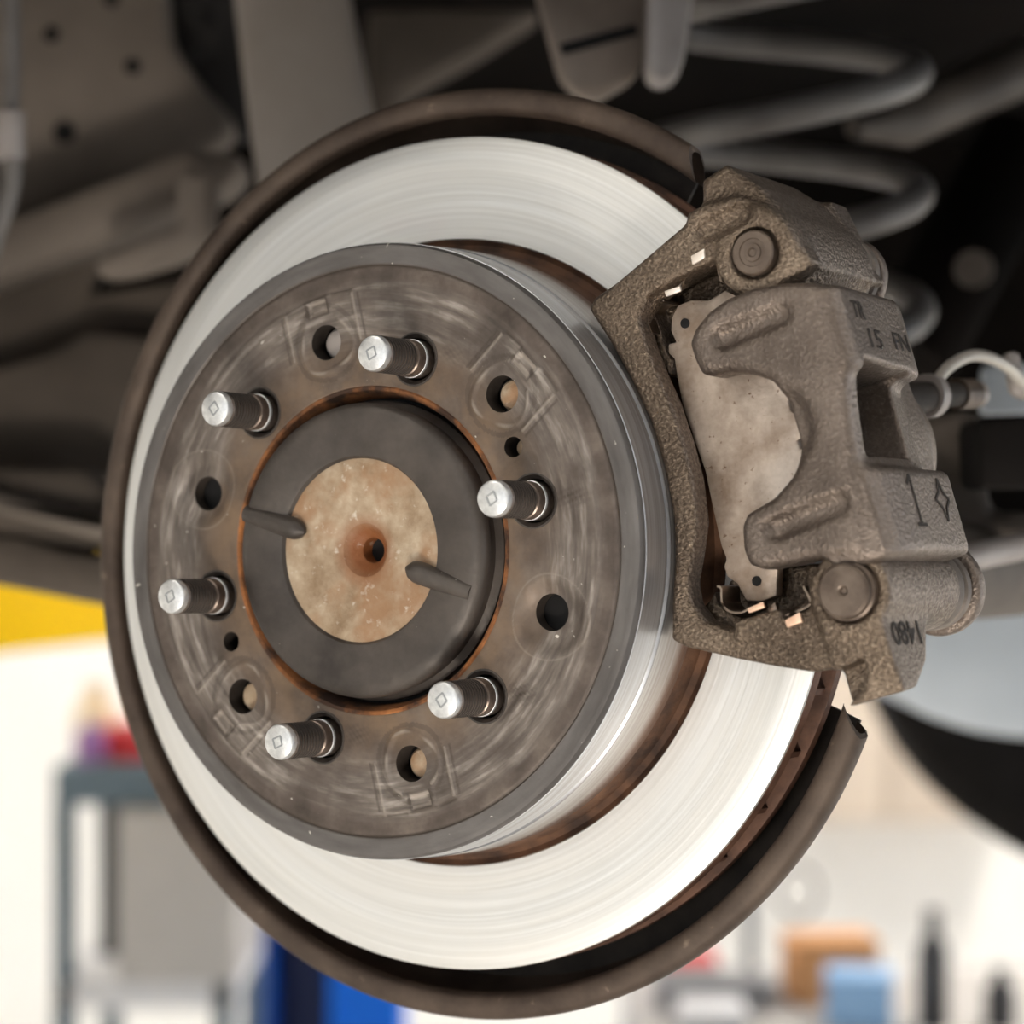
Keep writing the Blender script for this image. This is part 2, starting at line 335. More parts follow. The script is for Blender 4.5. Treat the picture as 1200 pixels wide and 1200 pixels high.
def curve_pts(pts, n=8):        # Catmull-Rom through the points
    pts = [Vector(p) for p in pts]; out = []; q = [pts[0]] + pts + [pts[-1]]
    for i in range(1, len(q) - 2):
        for k in range(n):
            t = k / n; a, b, c, d = q[i - 1], q[i], q[i + 1], q[i + 2]
            out.append(0.5 * ((2 * b) + (c - a) * t + (2 * a - 5 * b + 4 * c - d) * t * t + (-a + 3 * b - 3 * c + d) * t ** 3))
    return out + [pts[-1]]
def struct(name, bm, m):
    o = from_bm(name, bm, m, smooth=None); o['kind'] = 'structure'; return o

# ------------------------------------------------------------------ signed-distance casting (numpy) -> mesh by surface nets
class Cast:
    def __init__(s, x0, x1, y0, y1, z0, z1, h=0.9):
        s.h = h; s.o = np.array([x0, y0, z0], float)
        s.ax = [np.arange(a, b, h) for a, b in ((x0, x1), (y0, y1), (z0, z1))]
        s.X = s.ax[0][:, None, None]; s.Y = s.ax[1][None, :, None]; s.Z = s.ax[2][None, None, :]
        s.f = None
    @staticmethod
    def comb(d2, dz, r):
        a = d2 + r; b = dz + r
        return np.minimum(np.maximum(a, b), 0) + np.sqrt(np.maximum(a, 0) ** 2 + np.maximum(b, 0) ** 2) - r
    @staticmethod
    def p2(U, V, pts):
        pts = np.array(pts, float); U, V = np.broadcast_arrays(U, V); d = np.full(U.shape, 1e9); ins = np.zeros(U.shape, bool)
        n = len(pts)
        for i in range(n):
            a = pts[i]; b = pts[(i + 1) % n]; e = b - a; wx = U - a[0]; wy = V - a[1]
            t = np.clip((wx * e[0] + wy * e[1]) / (e @ e), 0, 1)
            d = np.minimum(d, (wx - e[0] * t) ** 2 + (wy - e[1] * t) ** 2)
            c = ((a[1] > V) != (b[1] > V)) & (U < (b[0] - a[0]) * (V - a[1]) / (b[1] - a[1] + 1e-12) + a[0])
            ins ^= c
        d = np.sqrt(d); return np.where(ins, -d, d)
    def ez(s, pts, z0, z1, r=1.5):
        return s.comb(s.p2(s.X[:, :, 0], s.Y[:, :, 0], pts)[:, :, None], np.abs(s.Z - (z0 + z1) / 2) - abs(z1 - z0) / 2, r)
    def ey(s, pts, y0, y1, r=1.5):      # pts (x, z)
        return s.comb(s.p2(s.X[:, 0, :], s.Z[:, 0, :], pts)[:, None, :], np.abs(s.Y - (y0 + y1) / 2) - abs(y1 - y0) / 2, r)
    def ex(s, pts, x0, x1, r=1.5):      # pts (y, z)
        return s.comb(s.p2(s.Y[0, :, :], s.Z[0, :, :], pts)[None], np.abs(s.X - (x0 + x1) / 2) - abs(x1 - x0) / 2, r)
    def cyl(s, cx, cy, R, z0, z1, r=1.5):
        return s.comb(np.sqrt((s.X - cx) ** 2 + (s.Y - cy) ** 2) - R, np.abs(s.Z - (z0 + z1) / 2) - abs(z1 - z0) / 2, r)
    def capsule(s, a, b, r, sq=(1, 1, 1)):
        a = np.array(a, float); b = np.array(b, float); e = b - a
        px, py, pz = s.X - a[0], s.Y - a[1], s.Z - a[2]
        t = np.clip((px * e[0] + py * e[1] + pz * e[2]) / (e @ e), 0, 1)
        return np.sqrt((px - e[0] * t) ** 2 + (py - e[1] * t) ** 2 + (pz - e[2] * t) ** 2) - r
    def add(s, d, k=3.0):
        if s.f is None: s.f = d + np.zeros((len(s.ax[0]), len(s.ax[1]), len(s.ax[2]))); return
        h = np.clip(0.5 + 0.5 * (d - s.f) / k, 0, 1); s.f = d * (1 - h) + s.f * h - k * h * (1 - h)
    def cut(s, d, k=1.5):
        d = -d; h = np.clip(0.5 - 0.5 * (d - s.f) / k, 0, 1); s.f = d * (1 - h) + s.f * h + k * h * (1 - h)
    def top_x(s, y, z):       # outermost x of the surface at (y, z)
        j = int(round((y - s.o[1]) / s.h)); k = int(round((z - s.o[2]) / s.h)); col = s.f[:, j, k]
        i = np.where(col < 0)[0]
        if not len(i): return None
        i = i[-1]; a, b = col[i], col[i + 1]
        return s.o[0] + (i + a / (a - b)) * s.h
    def mesh(s, name, origin):
        f = s.f; ins = f < 0; nx, ny, nz = f.shape
        c = np.zeros((nx - 1, ny - 1, nz - 1), int)
        for dx in (0, 1):
            for dy in (0, 1):
                for dz in (0, 1): c += ins[dx:nx - 1 + dx, dy:ny - 1 + dy, dz:nz - 1 + dz]
        act = (c > 0) & (c < 8); idx = -np.ones(c.shape, int); cells = np.argwhere(act); idx[act] = np.arange(len(cells))
        acc = np.zeros((len(cells), 3)); cnt = np.zeros(len(cells)); I, J, K = cells.T
        corners = [(a, b, d) for a in (0, 1) for b in (0, 1) for d in (0, 1)]
        for a in corners:
            for ax in range(3):
                if a[ax]: continue
                b = list(a); b[ax] = 1
                fa = f[I + a[0], J + a[1], K + a[2]]; fb = f[I + b[0], J + b[1], K + b[2]]; m = (fa < 0) != (fb < 0)
                t = np.where(m, fa / np.where(m, fa - fb, 1), 0); p = np.tile(np.array(a, float), (len(cells), 1)); p[:, ax] += t
                acc[m] += p[m]; cnt[m] += 1
        V = (cells + acc / cnt[:, None]) * s.h + s.o - np.array(origin)
        quads = []
        for ax in range(3):
            o1, o2 = (ax + 1) % 3, (ax + 2) % 3
            sl = [slice(1, -1)] * 3; sl[ax] = slice(0, f.shape[ax] - 1)
            sh = [slice(1, -1)] * 3; sh[ax] = slice(1, f.shape[ax])
            A = ins[tuple(sl)]; B = ins[tuple(sh)]; w_ = np.argwhere(A != B)
            g = w_.copy(); g[:, o1] += 1; g[:, o2] += 1
            def cell(d1, d2):
                q = g.copy(); q[:, o1] -= d1; q[:, o2] -= d2; return idx[q[:, 0], q[:, 1], q[:, 2]]
            Q = np.stack([cell(1, 1), cell(0, 1), cell(0, 0), cell(1, 0)], 1)
            fl = ~A[tuple(w_.T)]; Q[fl] = Q[fl][:, ::-1]; quads.append(Q)
        Q = np.concatenate(quads)
        E = np.concatenate([Q[:, [0, 1]], Q[:, [1, 2]], Q[:, [2, 3]], Q[:, [3, 0]]])
        for lam in (0.6, 0.6, -0.3, 0.6):
            sm_ = np.stack([np.bincount(E[:, 0], V[E[:, 1], i], len(V)) + np.bincount(E[:, 1], V[E[:, 0], i], len(V)) for i in range(3)], 1)
            dg_ = np.bincount(E[:, 0], minlength=len(V)) + np.bincount(E[:, 1], minlength=len(V)); V = V + lam * (sm_ / dg_[:, None] - V)
        me = bpy.data.meshes.new(name)
        me.from_pydata((V * 0.001).tolist(), [], Q.tolist()); me.update()
        me.polygons.foreach_set('use_smooth', [True] * len(me.polygons))
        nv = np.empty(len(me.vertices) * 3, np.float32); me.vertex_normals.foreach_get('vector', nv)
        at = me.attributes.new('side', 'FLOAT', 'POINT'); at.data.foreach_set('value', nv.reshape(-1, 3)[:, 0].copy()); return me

# ------------------------------------------------------------------ the room
RX0, RX1, RY0, RY1, RH = -4.6, 4.6, -4.0, 6.4, 4.0
struct('floor', box_bm(RX0 - .1, RX1 + .1, RY0 - 6, RY1 + .1, -0.1, 0.0), M['floor'])
struct('ceiling', box_bm(RX0 - .1, RX1 + .1, RY0, RY1 + .1, RH, RH + .1), M['white'])
struct('wall_back', box_bm(RX0, RX1, RY1, RY1 + .1, 0, RH), M['white'])
struct('wall_left', box_bm(RX0 - .1, RX0, RY0, RY1, 0, RH), M['white'])
struct('wall_right', box_bm(RX1, RX1 + .1, 3.4, RY1, 0, RH), M['white'])
struct('trim_2', box_bm(RX1, RX1 + .1, RY0, 3.4, 3.3, RH), M['white'])        # lintel over the open side bay
struct('wall_front', box_bm(-1.9, RX1, RY0 - .1, RY0, 0, 3.4), M['midgrey'])  # unseen wall, closed off and greyed to cut frontal light
struct('trim_1', box_bm(RX0, RX1, RY0 - .1, RY0, 3.4, RH, 0), M['white'])      # lintel over the open bay
where = ['over the bay left of the brake', 'over the bay right of the brake', 'at the back wall over the tool cart', 'at the back wall over the bench']
for i, (x, y) in enumerate(LAMPS):
    t = thing('ceiling_light', 'white tube light under the ceiling ' + where[i], 'lamp', Matrix.Translation((x, y, 3.9)))
    from_bm('housing', box_bm(-.2, .2, -.8, .8, 0.0, 0.1, .01), M['white'], t)
    for s in (-1, 1): from_bm('tube', tube_bm([(s * .09, -.75, -.012), (s * .09, .75, -.012)], .012, 8), M['tube'], t)

WM = Matrix.Translation(WL - WDIR * 0.012) @ WROT.to_matrix().to_4x4()
wl = thing('added_key_light', 'added yellow floor standing key light low in front of the brake', 'lamp', Matrix.Translation((WL.x - WDIR.x * .06, WL.y - WDIR.y * .06, 0)))
inv = wl.matrix_world.inverted() @ WM
bm = bmesh.new(); box_bm(-.16, .16, -.12, .12, 0.0, .05, .008, bm); bm.transform(inv); from_bm('housing', bm, M['yellow'], wl)
from_bm('stand_pole', tube_bm([(0, 0, .03), (0, 0, .56)], .014, 16), M['black'], wl)
for k in range(3): from_bm('leg', tube_bm([(0, 0, .25), (.24 * math.cos(k * 2.09), .24 * math.sin(k * 2.09), .012)], .011, 12), M['black'], wl)

# ------------------------------------------------------------------ brake rotor
STUD = 0.25175; PCD = 69.85
HOLES = [math.radians(44.6 + 60 * k) for k in range(6)]; HR = 77.0
def sstep(a, b, x): t = min(1, max(0, (x - a) / (b - a))); return t * t * (3 - 2 * t)
def ridge(x, c, w_): return max(0.0, 1 - abs(x - c) / w_)
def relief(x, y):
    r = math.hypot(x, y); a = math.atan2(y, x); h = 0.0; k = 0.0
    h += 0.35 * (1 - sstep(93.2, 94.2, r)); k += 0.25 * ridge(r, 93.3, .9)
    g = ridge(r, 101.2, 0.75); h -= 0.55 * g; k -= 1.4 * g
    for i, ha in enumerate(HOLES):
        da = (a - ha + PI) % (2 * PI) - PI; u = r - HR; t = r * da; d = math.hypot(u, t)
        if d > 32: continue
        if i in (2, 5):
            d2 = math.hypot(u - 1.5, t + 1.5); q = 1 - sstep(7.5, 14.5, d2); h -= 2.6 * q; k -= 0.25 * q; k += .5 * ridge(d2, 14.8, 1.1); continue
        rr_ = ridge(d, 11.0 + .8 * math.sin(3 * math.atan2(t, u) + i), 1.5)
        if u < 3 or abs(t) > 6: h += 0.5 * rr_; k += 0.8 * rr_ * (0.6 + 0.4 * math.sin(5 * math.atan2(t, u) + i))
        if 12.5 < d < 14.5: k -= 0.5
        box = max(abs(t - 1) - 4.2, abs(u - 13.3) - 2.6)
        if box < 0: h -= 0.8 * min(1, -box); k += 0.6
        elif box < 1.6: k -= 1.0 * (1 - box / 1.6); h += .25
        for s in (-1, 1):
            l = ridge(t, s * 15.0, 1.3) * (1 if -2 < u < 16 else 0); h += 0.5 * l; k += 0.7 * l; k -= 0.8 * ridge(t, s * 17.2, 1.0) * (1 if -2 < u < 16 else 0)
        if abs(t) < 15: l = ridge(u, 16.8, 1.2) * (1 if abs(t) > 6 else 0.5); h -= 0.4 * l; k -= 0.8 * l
    for j in range(6):      # darker patches on the right of the studs
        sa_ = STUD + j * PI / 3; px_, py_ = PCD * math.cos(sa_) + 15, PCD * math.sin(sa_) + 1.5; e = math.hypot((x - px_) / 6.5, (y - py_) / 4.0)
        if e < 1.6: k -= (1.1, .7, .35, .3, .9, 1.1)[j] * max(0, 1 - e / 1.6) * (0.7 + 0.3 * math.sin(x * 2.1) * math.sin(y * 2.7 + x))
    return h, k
rotor = thing('brake_rotor', 'drum-in-hat brake rotor, bright friction ring around a weathered grey brown hat', 'brake disc', MR)
def build_hat():
    n = 760; bm = bmesh.new()
    rs = [57.6, 58.6] + list(np.linspace(59.2, 107.4, 72)) + [108.5, 109.2]
    lay = bm.verts.layers.float.new('relief'); rings = []
    for j, r in enumerate(rs):
        row = []
        for i in range(n):
            a = 2 * PI * i / n; x, y = r * math.cos(a), r * math.sin(a); h, k = relief(x, y)
            z = h - 0.35 + (-0.6 if j == 0 else 0) + (-1.4 if r > 109 else -0.3 if r > 108 else 0)
            v = bm.verts.new((x / 1000, y / 1000, z / 1000)); v[lay] = k; row.append(v)
        rings.append(row)
    for r, z in [(109.4, -3), (109.4, -8), (102.5, -8), (57.6, -8), (57.6, -2)]:
        rings.append([bm.verts.new((r * math.cos(2 * PI * i / n) / 1000, r * math.sin(2 * PI * i / n) / 1000, z / 1000)) for i in range(n)])
    rings.append(rings[0])
    for A, B in zip(rings, rings[1:]):
        for i in range(n): bm.faces.new((A[i], A[(i + 1) % n], B[(i + 1) % n], B[i]))
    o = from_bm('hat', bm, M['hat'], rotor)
    cb2 = bmesh.new()
    for i, a in enumerate(HOLES): lathe_bm([(0, 6), (6.4, 6), (6.4, -14), (0, -14)], 48, bm=cb2, c=(HR * math.cos(a), HR * math.sin(a)))
    for k in range(6):
        a = STUD + k * PI / 3; lathe_bm([(0, 6), (9.6, 6), (9.6, -14), (0, -14)], 48, bm=cb2, c=(PCD * math.cos(a), PCD * math.sin(a)))
    for a in (31.0, 209.4):
        a = math.radians(a); lathe_bm([(0, 6), (3.6, 6), (3.6, -14), (0, -14)], 32, bm=cb2, c=(69.5 * math.cos(a), 69.5 * math.sin(a)))
    cut = from_bm('cutter', cb2, M['flash'], rotor)  # hole walls take this dark colour as painted shade
    md = o.modifiers.new('holes', 'BOOLEAN'); md.object = cut; md.operation = 'DIFFERENCE'; md.solver = 'EXACT'; md.material_mode = 'TRANSFER'
    bpy.context.view_layer.update(); dg = bpy.context.evaluated_depsgraph_get()
    me = bpy.data.meshes.new_from_object(o.evaluated_get(dg)); o.modifiers.clear(); o.data = me
    me.set_sharp_from_angle(angle=math.radians(35))
    bpy.data.objects.remove(cut)
    return o
hat = build_hat()
for k in range(6):      # dark chamfered seats round the studs
    a = STUD + k * PI / 3
    from_bm('stud_seat', lathe_bm([(9.6, -0.2), (9.55, 0.15), (9.0, 0.2), (8.2, -0.6), (7.6, -1.2), (7.5, -7.5), (9.5, -7.6), (9.6, -0.2)], 40, c=(PCD * math.cos(a), PCD * math.sin(a))), M['chamfer'], rotor)
from_bm('hat_wall', lathe_bm([(108.9, -3.2), (109.7, -3.4), (110.2, -17), (109.6, -17.6), (109.6, -18.4), (110.6, -19), (111.2, -36), (111.4, -50), (104, -50), (104, -8.2), (108.9, -3.2)], 200), M['hatwall'], rotor, 30)
from_bm('relief_groove', lathe_bm([(111.2, -40), (112.3, -49.3), (114.4, -50.5), (115.6, -49.9), (116.4, -49.3), (116.4, -54), (110.5, -54), (111.2, -40)], 200), M['rustdark'], rotor)
fr = [(116.2, -50.2), (116.8, -49.5)] + [(r, -49.5) for r in (125, 135, 145, 153.8)] + [(154.6, -50.0), (154.8, -51.0)]
from_bm('friction_ring', lathe_bm(fr + [(154.6, -51.4), (116.2, -51.4), (116.2, -50.2)], 240), M['friction'], rotor, 40)
from_bm('ring_edge', lathe_bm([(112, -51.4), (154.9, -51.3), (155.0, -56.5), (154, -57), (112, -57), (112, -51.4)], 200), M['rotoredge'], rotor)
vane = lathe_bm([(118, -57), (153, -57), (153, -69), (118, -69), (118, -57)], 1, -0.008, 0.008)
v0 = from_bm('vane', vane, M['rotoredge'], rotor, None)
for k in range(1, 40):
    v = v0.copy(); COL.objects.link(v); v.parent = rotor; v.rotation_euler = (0, 0, 2 * PI * k / 40)
from_bm('rear_friction_ring', lathe_bm([(112, -69), (154, -69), (155, -69.5), (155, -74), (154, -75), (112, -75), (112, -69)], 200), M['rotoredge'], rotor)
rb = []
for i in range(40):
    t = 2 * PI * i / 40
from_bm('rusty_bore_edge', lathe_bm([(58.6, -0.15), (57.9, 0.35), (57.0, 0.1), (56.0, -1.4), (55.2, -4), (54.6, -9), (58.4, -9), (58.6, -0.15)], 160), M['rust'], rotor)

# ------------------------------------------------------------------ wheel hub with studs
hub = thing('wheel_hub', 'dark round hub centre with a tan rusty recess and six threaded studs', 'wheel hub', MR)
from_bm('hub_boss', lathe_bm([(32.6, -8), (32.2, 4.6), (33.4, 6.3), (35, 6.8), (47, 7.2), (50, 6.9), (51.6, 5.6), (52.2, 3.6), (52.0, 1.4), (51.0, 0.6), (51.2, -3), (53.5, -5), (54.2, -30), (32.6, -30), (32.6, -8)], 160), M['darkhub'], hub)
from_bm('tan_recess', lathe_bm([(33.2, 4.8), (32, 5.2), (26, 4.3), (18, 3.2), (12, 2.4), (9.5, 1.8), (7.6, -0.4), (5.4, -2.4), (4.6, -3.4), (4.4, -12), (10, -14), (33.2, -10), (33.2, 4.8)], 120), M['tan'], hub, label='tan rusty dished face with a small centre hole')
from_bm('centre_hole', lathe_bm([(4.5, -9), (2.2, -10), (0, -10)], 32), M['hole'], hub)
def hub_rib(x0, y0, x1, y1, z):
    d = Vector((x1 - x0, y1 - y0, 0)); pts = []; rad = []
    for i in range(13):
        t = i / 12; pts.append(Vector(((x0 + d.x * t) / 1000, (y0 + d.y * t) / 1000, (z - 1.2 + 1.4 * t) / 1000))); rad.append((3.3 + 1.0 * t if i < 10 else 4.15 * math.sqrt(max(0.02, 1 - ((i - 9.0) / 3.05) ** 2))) / 1000)
    from_bm('rib', tube_bm(pts, rad, 18), M['darkhub'], hub)
hub_rib(-50, 13.0, -23.0, 6.2, 6.2); hub_rib(47, -14.2, 20.5, -6.0, 6.2)
from_bm('hub_flange', lathe_bm([(50, -9), (88, -9), (89, -10), (89, -18), (50, -18), (50, -9)], 120), M['hole'], hub)  # painted black as the shade inside the hat holes
for i, a in enumerate(HOLES):
    if i in (2, 5): continue
    c = (HR * math.cos(a) + 1.5, HR * math.sin(a))
    from_bm('flange_plug', lathe_bm([(5.6, -9.2), (5.5, -5.6), (4.6, -4.4), (2.4, -3.9), (0, -3.7)], 28, c=c), M['tan'] if i != 1 else M['galv'], hub, label='rusty tan plug seen through the hole')
for a in (31.0,):
    a = math.radians(a); from_bm('flange_plug', lathe_bm([(3, -9.2), (2.8, -5.4), (0, -5)], 20, c=(69.5 * math.cos(a) + 1, 69.5 * math.sin(a))), M['tan'], hub)
def stud_meshes():
    prof = [(0, -12), (6.3, -12), (6.6, -6), (6.6, 5.8), (6.35, 6.4)]
    z = 6.4
    while z < 22.2: prof += [(6.4, z + .2), (5.45, z + .78), (5.45, z + .92), (6.4, z + 1.5)]; z += 1.66
    prof += [(6.1, 23.4), (5.9, 23.8), (0, 23.8)]
    b1 = lathe_bm(prof, 40, mat_idx=[1 if (max(a[0], b_[0]) < 6.45 and (a[0] < 6 or b_[0] < 6) and a[1] > 7 and b_[1] < 23) else 0 for a, b_ in zip(prof, prof[1:])])
    b2 = lathe_bm([(0, 23.4), (5.9, 23.4), (6.25, 23.9), (6.3, 25.3), (5.9, 26.3), (5.2, 26.7), (0, 26.75)], 40)
    b3 = lathe_bm([(6.55, 1.4), (6.8, 1.5), (6.82, 2.6), (6.55, 2.7), (6.55, 1.4)], 40)
    b4 = bmesh.new(); q = [(2.1, 0), (0, 2.5), (-2.3, 0), (0, -2.5)]
    for i in range(4):
        a = Vector((*q[i], 0)); b = Vector((*q[(i + 1) % 4], 0)); d = (b - a).normalized(); nrm = Vector((-d.y, d.x, 0)) * 0.28
        slab_bm([(p.x / 1000, p.y / 1000, 0.0266) for p in (a - nrm, b - nrm, b + nrm, a + nrm)], (0, 0, 0.00035), 0, b4)
    return b1, b2, b3, b4
sm = None
for k in range(6):
    a = STUD + k * PI / 3; loc = (PCD * math.cos(a) / 1000, PCD * math.sin(a) / 1000, 0); rz = random.uniform(-.5, .5)
    if sm is None:
        b1, b2, b3, b4 = stud_meshes()
        s0 = from_bm('wheel_stud', b1, M['thread'], hub, 25)
        s0.data.materials.append(M['flash'])
        kids = [from_bm('stud_tip', b2, M['stud_tip'], s0, 30, label='bright silver stud tip'), from_bm('stud_collar', b3, M['stud_tip'], s0, 30), from_bm('stamped_square', b4, M['stud_mark'], s0, None)]
        sm = s0; s0.location = loc; s0.rotation_euler = (0, 0, rz)
    else:
        s = sm.copy(); COL.objects.link(s); s.parent = hub; s.location = loc; s.rotation_euler = (0, 0, rz)
        for c in kids: c2 = c.copy(); COL.objects.link(c2); c2.parent = s

# ------------------------------------------------------------------ dust shield
shield = thing('dust_shield', 'brown steel dust shield with rolled lip around the brake disc', 'brake shield', MR)
a0, a1 = math.radians(57.8), math.radians(360 - 20.8)
lip = [(164.8, -59.5), (165.2, -58.0), (166.6, -56.6), (169.0, -56.0), (171.8, -56.3), (173.5, -57.4), (174.4, -59.0), (174.7, -61), (174.6, -63.5), (173.6, -68), (170, -75), (163, -83.5)]
def thick(prof, t):
    return prof + [(r - t * (0.3 if i < 2 else 0.9), z - t) for i, (r, z) in list(enumerate(prof))[::-1]] + [prof[0]]
bm = lathe_bm(thick(lip, 1.6), 220, a0, a1); 
bmesh.ops.holes_fill(bm, edges=[e for e in bm.edges if e.is_boundary], sides=0)
for v in bm.verts:      # the ends are cut on a slant
    rr2 = math.hypot(v.co.x, v.co.y) * 1000; aa = math.atan2(v.co.y, v.co.x) % (2 * PI)
    if aa < a0 - 0.01: aa += 2 * PI
    u_ = (aa - a0) / (a1 - a0); tt = min(1, max(0, (rr2 - 165) / 9.4, (-0.0605 - v.co.z) / 0.006))
    s0 = math.radians(53.2 + 3.3 * tt); s1 = math.radians(342.2 - 3.1 * tt); na = s0 + (s1 - s0) * u_
    v.co.x = rr2 / 1000 * math.cos(na); v.co.y = rr2 / 1000 * math.sin(na)
from_bm('rolled_lip', bm, M['shield'], shield, 50)
bm = lathe_bm([(62, -86), (110, -87), (150, -86), (163, -84.5), (163, -86), (150, -88), (62, -88), (62, -86)], 180, a0, a1)
bmesh.ops.holes_fill(bm, edges=[e for e in bm.edges if e.is_boundary], sides=0)
from_bm('back_plate', bm, M['flash'], shield, 50)  # shadow behind the rotor painted in as a near black plate

# ------------------------------------------------------------------ caliper bracket
PU = (164.0, 53.6); PL = (164.2, -63.2)        # guide pin centres, mm in the caliper frame
def at_c(origin): return MC @ Matrix.Translation(Vector(origin) / 1000)
BO = (160, -5, -40)
bracket = thing('caliper_bracket', 'brown rough cast bracket framing the brake pad in front of the rotor', 'caliper bracket', at_c(BO))
g = Cast(86, 190, -106, 96, -100, -8, 0.85)
out1 = [(785, 750), (786, 700), (789, 650), (787, 605), (776, 545), (760, 492), (738, 445), (713, 400), (688, 362), (694, 349), (720, 331), (760, 297), (801, 262),
        (804, 249), (825, 238), (862, 231), (895, 240), (930, 275), (952, 306), (935, 322), (900, 334), (868, 338), (852, 331), (843, 322), (836, 306), (812, 317), (790, 327), (758, 347),
        (748, 372), (756, 402), (768, 434), (784, 470), (799, 515), (811, 560), (817, 612), (811, 655), (806, 682), (810, 706), (826, 728), (852, 738), (880, 732), (915, 727), (940, 722), (952, 706), (953, 676), (975, 664), (1018, 664), (1021, 690), (1018, 758), (1000, 776), (975, 784), (950, 788), (905, 781), (860, 772), (800, 758)]
g.add(g.ez(poly(out1, -20), -31, -20, 2.2))
# ledge under the top clip and lower clip seat, slightly behind the front face
g.add(g.ez(poly([(745, 345), (800, 315), (800, 332), (768, 352), (752, 372)], -24), -36, -25, 1.5), 2)
g.add(g.ez(poly([(858, 728), (912, 713), (916, 730), (940, 716), (950, 735), (900, 752), (860, 750)], -18), -34, -18.5, 1.5), 2)
# upper block running inboard over the rotor rim
g.add(g.ez([(150, 64), (147, 74), (150, 86), (160, 88), (170, 76), (177, 62), (178, 46), (157, 40)], -84, -24, 3), 4)
g.add(g.cyl(*PU, 14.5, -86, -19, 2.5), 3)
g.add(g.cyl(*PL, 14.2, -84, -18.5, 2.5), 3)
# lower radial face block
g.add(g.ex([(-56, -18), (-56, -74), (-77, -58), (-90, -48), (-98, -34), (-99, -22), (-92, -20), (-72, -18)], 151, 172.5, 2.0), 2)
g.cut(g.ez(poly([(974, 789), (1012, 772), (1016, 790), (1008, 812), (985, 830), (960, 800)], -20), -27, -14, 1.0), 1.2)
# hollow under the top corner and the long slot above it
g.cut(g.capsule((*F(826, 270, -20)[:2], -18.5), (*F(866, 250, -20)[:2], -19.5), 4.4), 1.5)
g.cut(g.capsule((*F(900, 240, -36)[:2], -40), (*F(925, 262, -50)[:2], -56), 2.5), 2)
# inboard feet joined behind the rotor
g.add(g.ez([(150, 40), (178, 46), (172, 78), (150, 80)], -96, -80, 2), 3)
g.add(g.ez(poly([(748, 352), (800, 316), (836, 300), (860, 330), (872, 350), (812, 372), (786, 392), (786, 440), (772, 440)], -32), -47.6, -33, 1.5), 2)  # both pad abutments, filled out to darken the gaps behind the clips
g.add(g.ez(poly([(838, 680), (905, 664), (960, 660), (975, 690), (955, 735), (870, 758), (830, 745), (818, 715), (832, 700)], -32), -47.6, -33, 1.5), 2)
g.cut(g.ez(poly([(770, 352), (850, 312), (880, 340), (900, 420), (790, 420)], -38), -43, -32, .5), .5)
g.cut(g.ez(poly([(842, 640), (950, 640), (950, 704), (912, 722), (870, 722), (846, 706)], -38), -43, -32, .5), .5)
g.add(g.ex([(-62, -40), (-71, -40), (-72, -46), (-63, -47)], 168, 174.6, .8), 1)
# pin sockets
g.cut(g.cyl(*PU, 8.6, -22, -10, 0.6), 0.8)
g.cut(g.cyl(*PL, 10.2, -20, -10, 0.6), 0.8)
# keep clear of the rotor
rad_ = lambda: np.sqrt((g.X) ** 2 + (g.Y) ** 2) - 157.5
g.cut(g.comb(rad_(), np.abs(g.Z + 62) - 15.5, 1.0), 1.5)
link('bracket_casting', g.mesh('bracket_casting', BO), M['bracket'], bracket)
def brk(prof, c, n=48): return lathe_bm(prof, n, c=(c[0] - BO[0], c[1] - BO[1]))
def offz(prof): return [(r, z - BO[2]) for r, z in prof]
from_bm('guide_pin_cap', brk(offz([(0, -17.6), (1.2, -17.6), (1.6, -17.0), (3.0, -17.1), (3.2, -17.5), (4.6, -17.5), (4.8, -17.1), (7.0, -17.2), (7.5, -17.8), (7.5, -24), (0, -24)]), PU), M['cap'], bracket, 30, label='brown guide pin cap sunk in a ring groove')
from_bm('guide_pin_cap', brk(offz([(0, -14.4), (0.9, -14.4), (1.3, -13.6), (2.0, -13.2), (8.0, -13.4), (8.8, -14.0), (9.0, -15), (9.0, -16.2), (9.8, -16.6), (9.9, -24), (0, -24)]), PL), M['cap'], bracket, 30, label='brown guide pin cap standing proud')
for c in (PU, PL):
    pr = [(13.5, -82), (14.5, -84), (14.2, -86.5), (11.5, -88), (11.3, -89.5), (13.8, -91), (14.2, -93.5), (12.2, -95.5), (9, -96), (8, -82), (13.5, -82)]
    from_bm('pin_boot', brk(offz(pr), c), M['boot'], bracket, 40)

# ------------------------------------------------------------------ brake caliper
CO = (165, -8, -60)
caliper = thing('brake_caliper', 'grey brown cast caliper with two fingers reaching over the brake pad', 'brake caliper', at_c(CO))
h = Cast(104, 198, -86, 72, -132, -6, 0.85)
fing = [(806, 402), (812, 385), (828, 365), (850, 349), (880, 337), (915, 331), (950, 330), (985, 336), (1000, 360), (1003, 420), (1003, 560), (1014, 648), (960, 655), (930, 661), (893, 668), (876, 662), (869, 645), (867, 617), (873, 602), (905, 583), (925, 560), (938, 537), (949, 520), (951, 500), (943, 476), (929, 458), (905, 447), (878, 438), (850, 436), (832, 441), (820, 438), (812, 422)]
h.add(h.ez([(min(a, 186.5 if b > 2 else 181.0), b) for a, b in poly(fing, -15)], -31, -14, 4.2))
lobe_hi = [(162, -16), (186.5, -15.5), (189.5, -18), (190, -24), (190, -66), (188, -74), (172, -77), (166, -102), (160, -102)]
lobe = [(162, -16), (180.5, -16), (184.5, -20), (187, -27), (187.8, -74), (185.5, -80), (172, -80), (166, -102), (160, -102)]
h.add(h.ey([(162, -18), (180, -18), (182, -30), (181.5, -60), (179, -76), (168, -80), (164, -100), (158, -100)], -48, 28, 3), 5)
h.add(h.ey(lobe_hi, 5, 33.5, 2.6), 4)
h.add(h.ey(lobe, -57, -27, 3), 4)
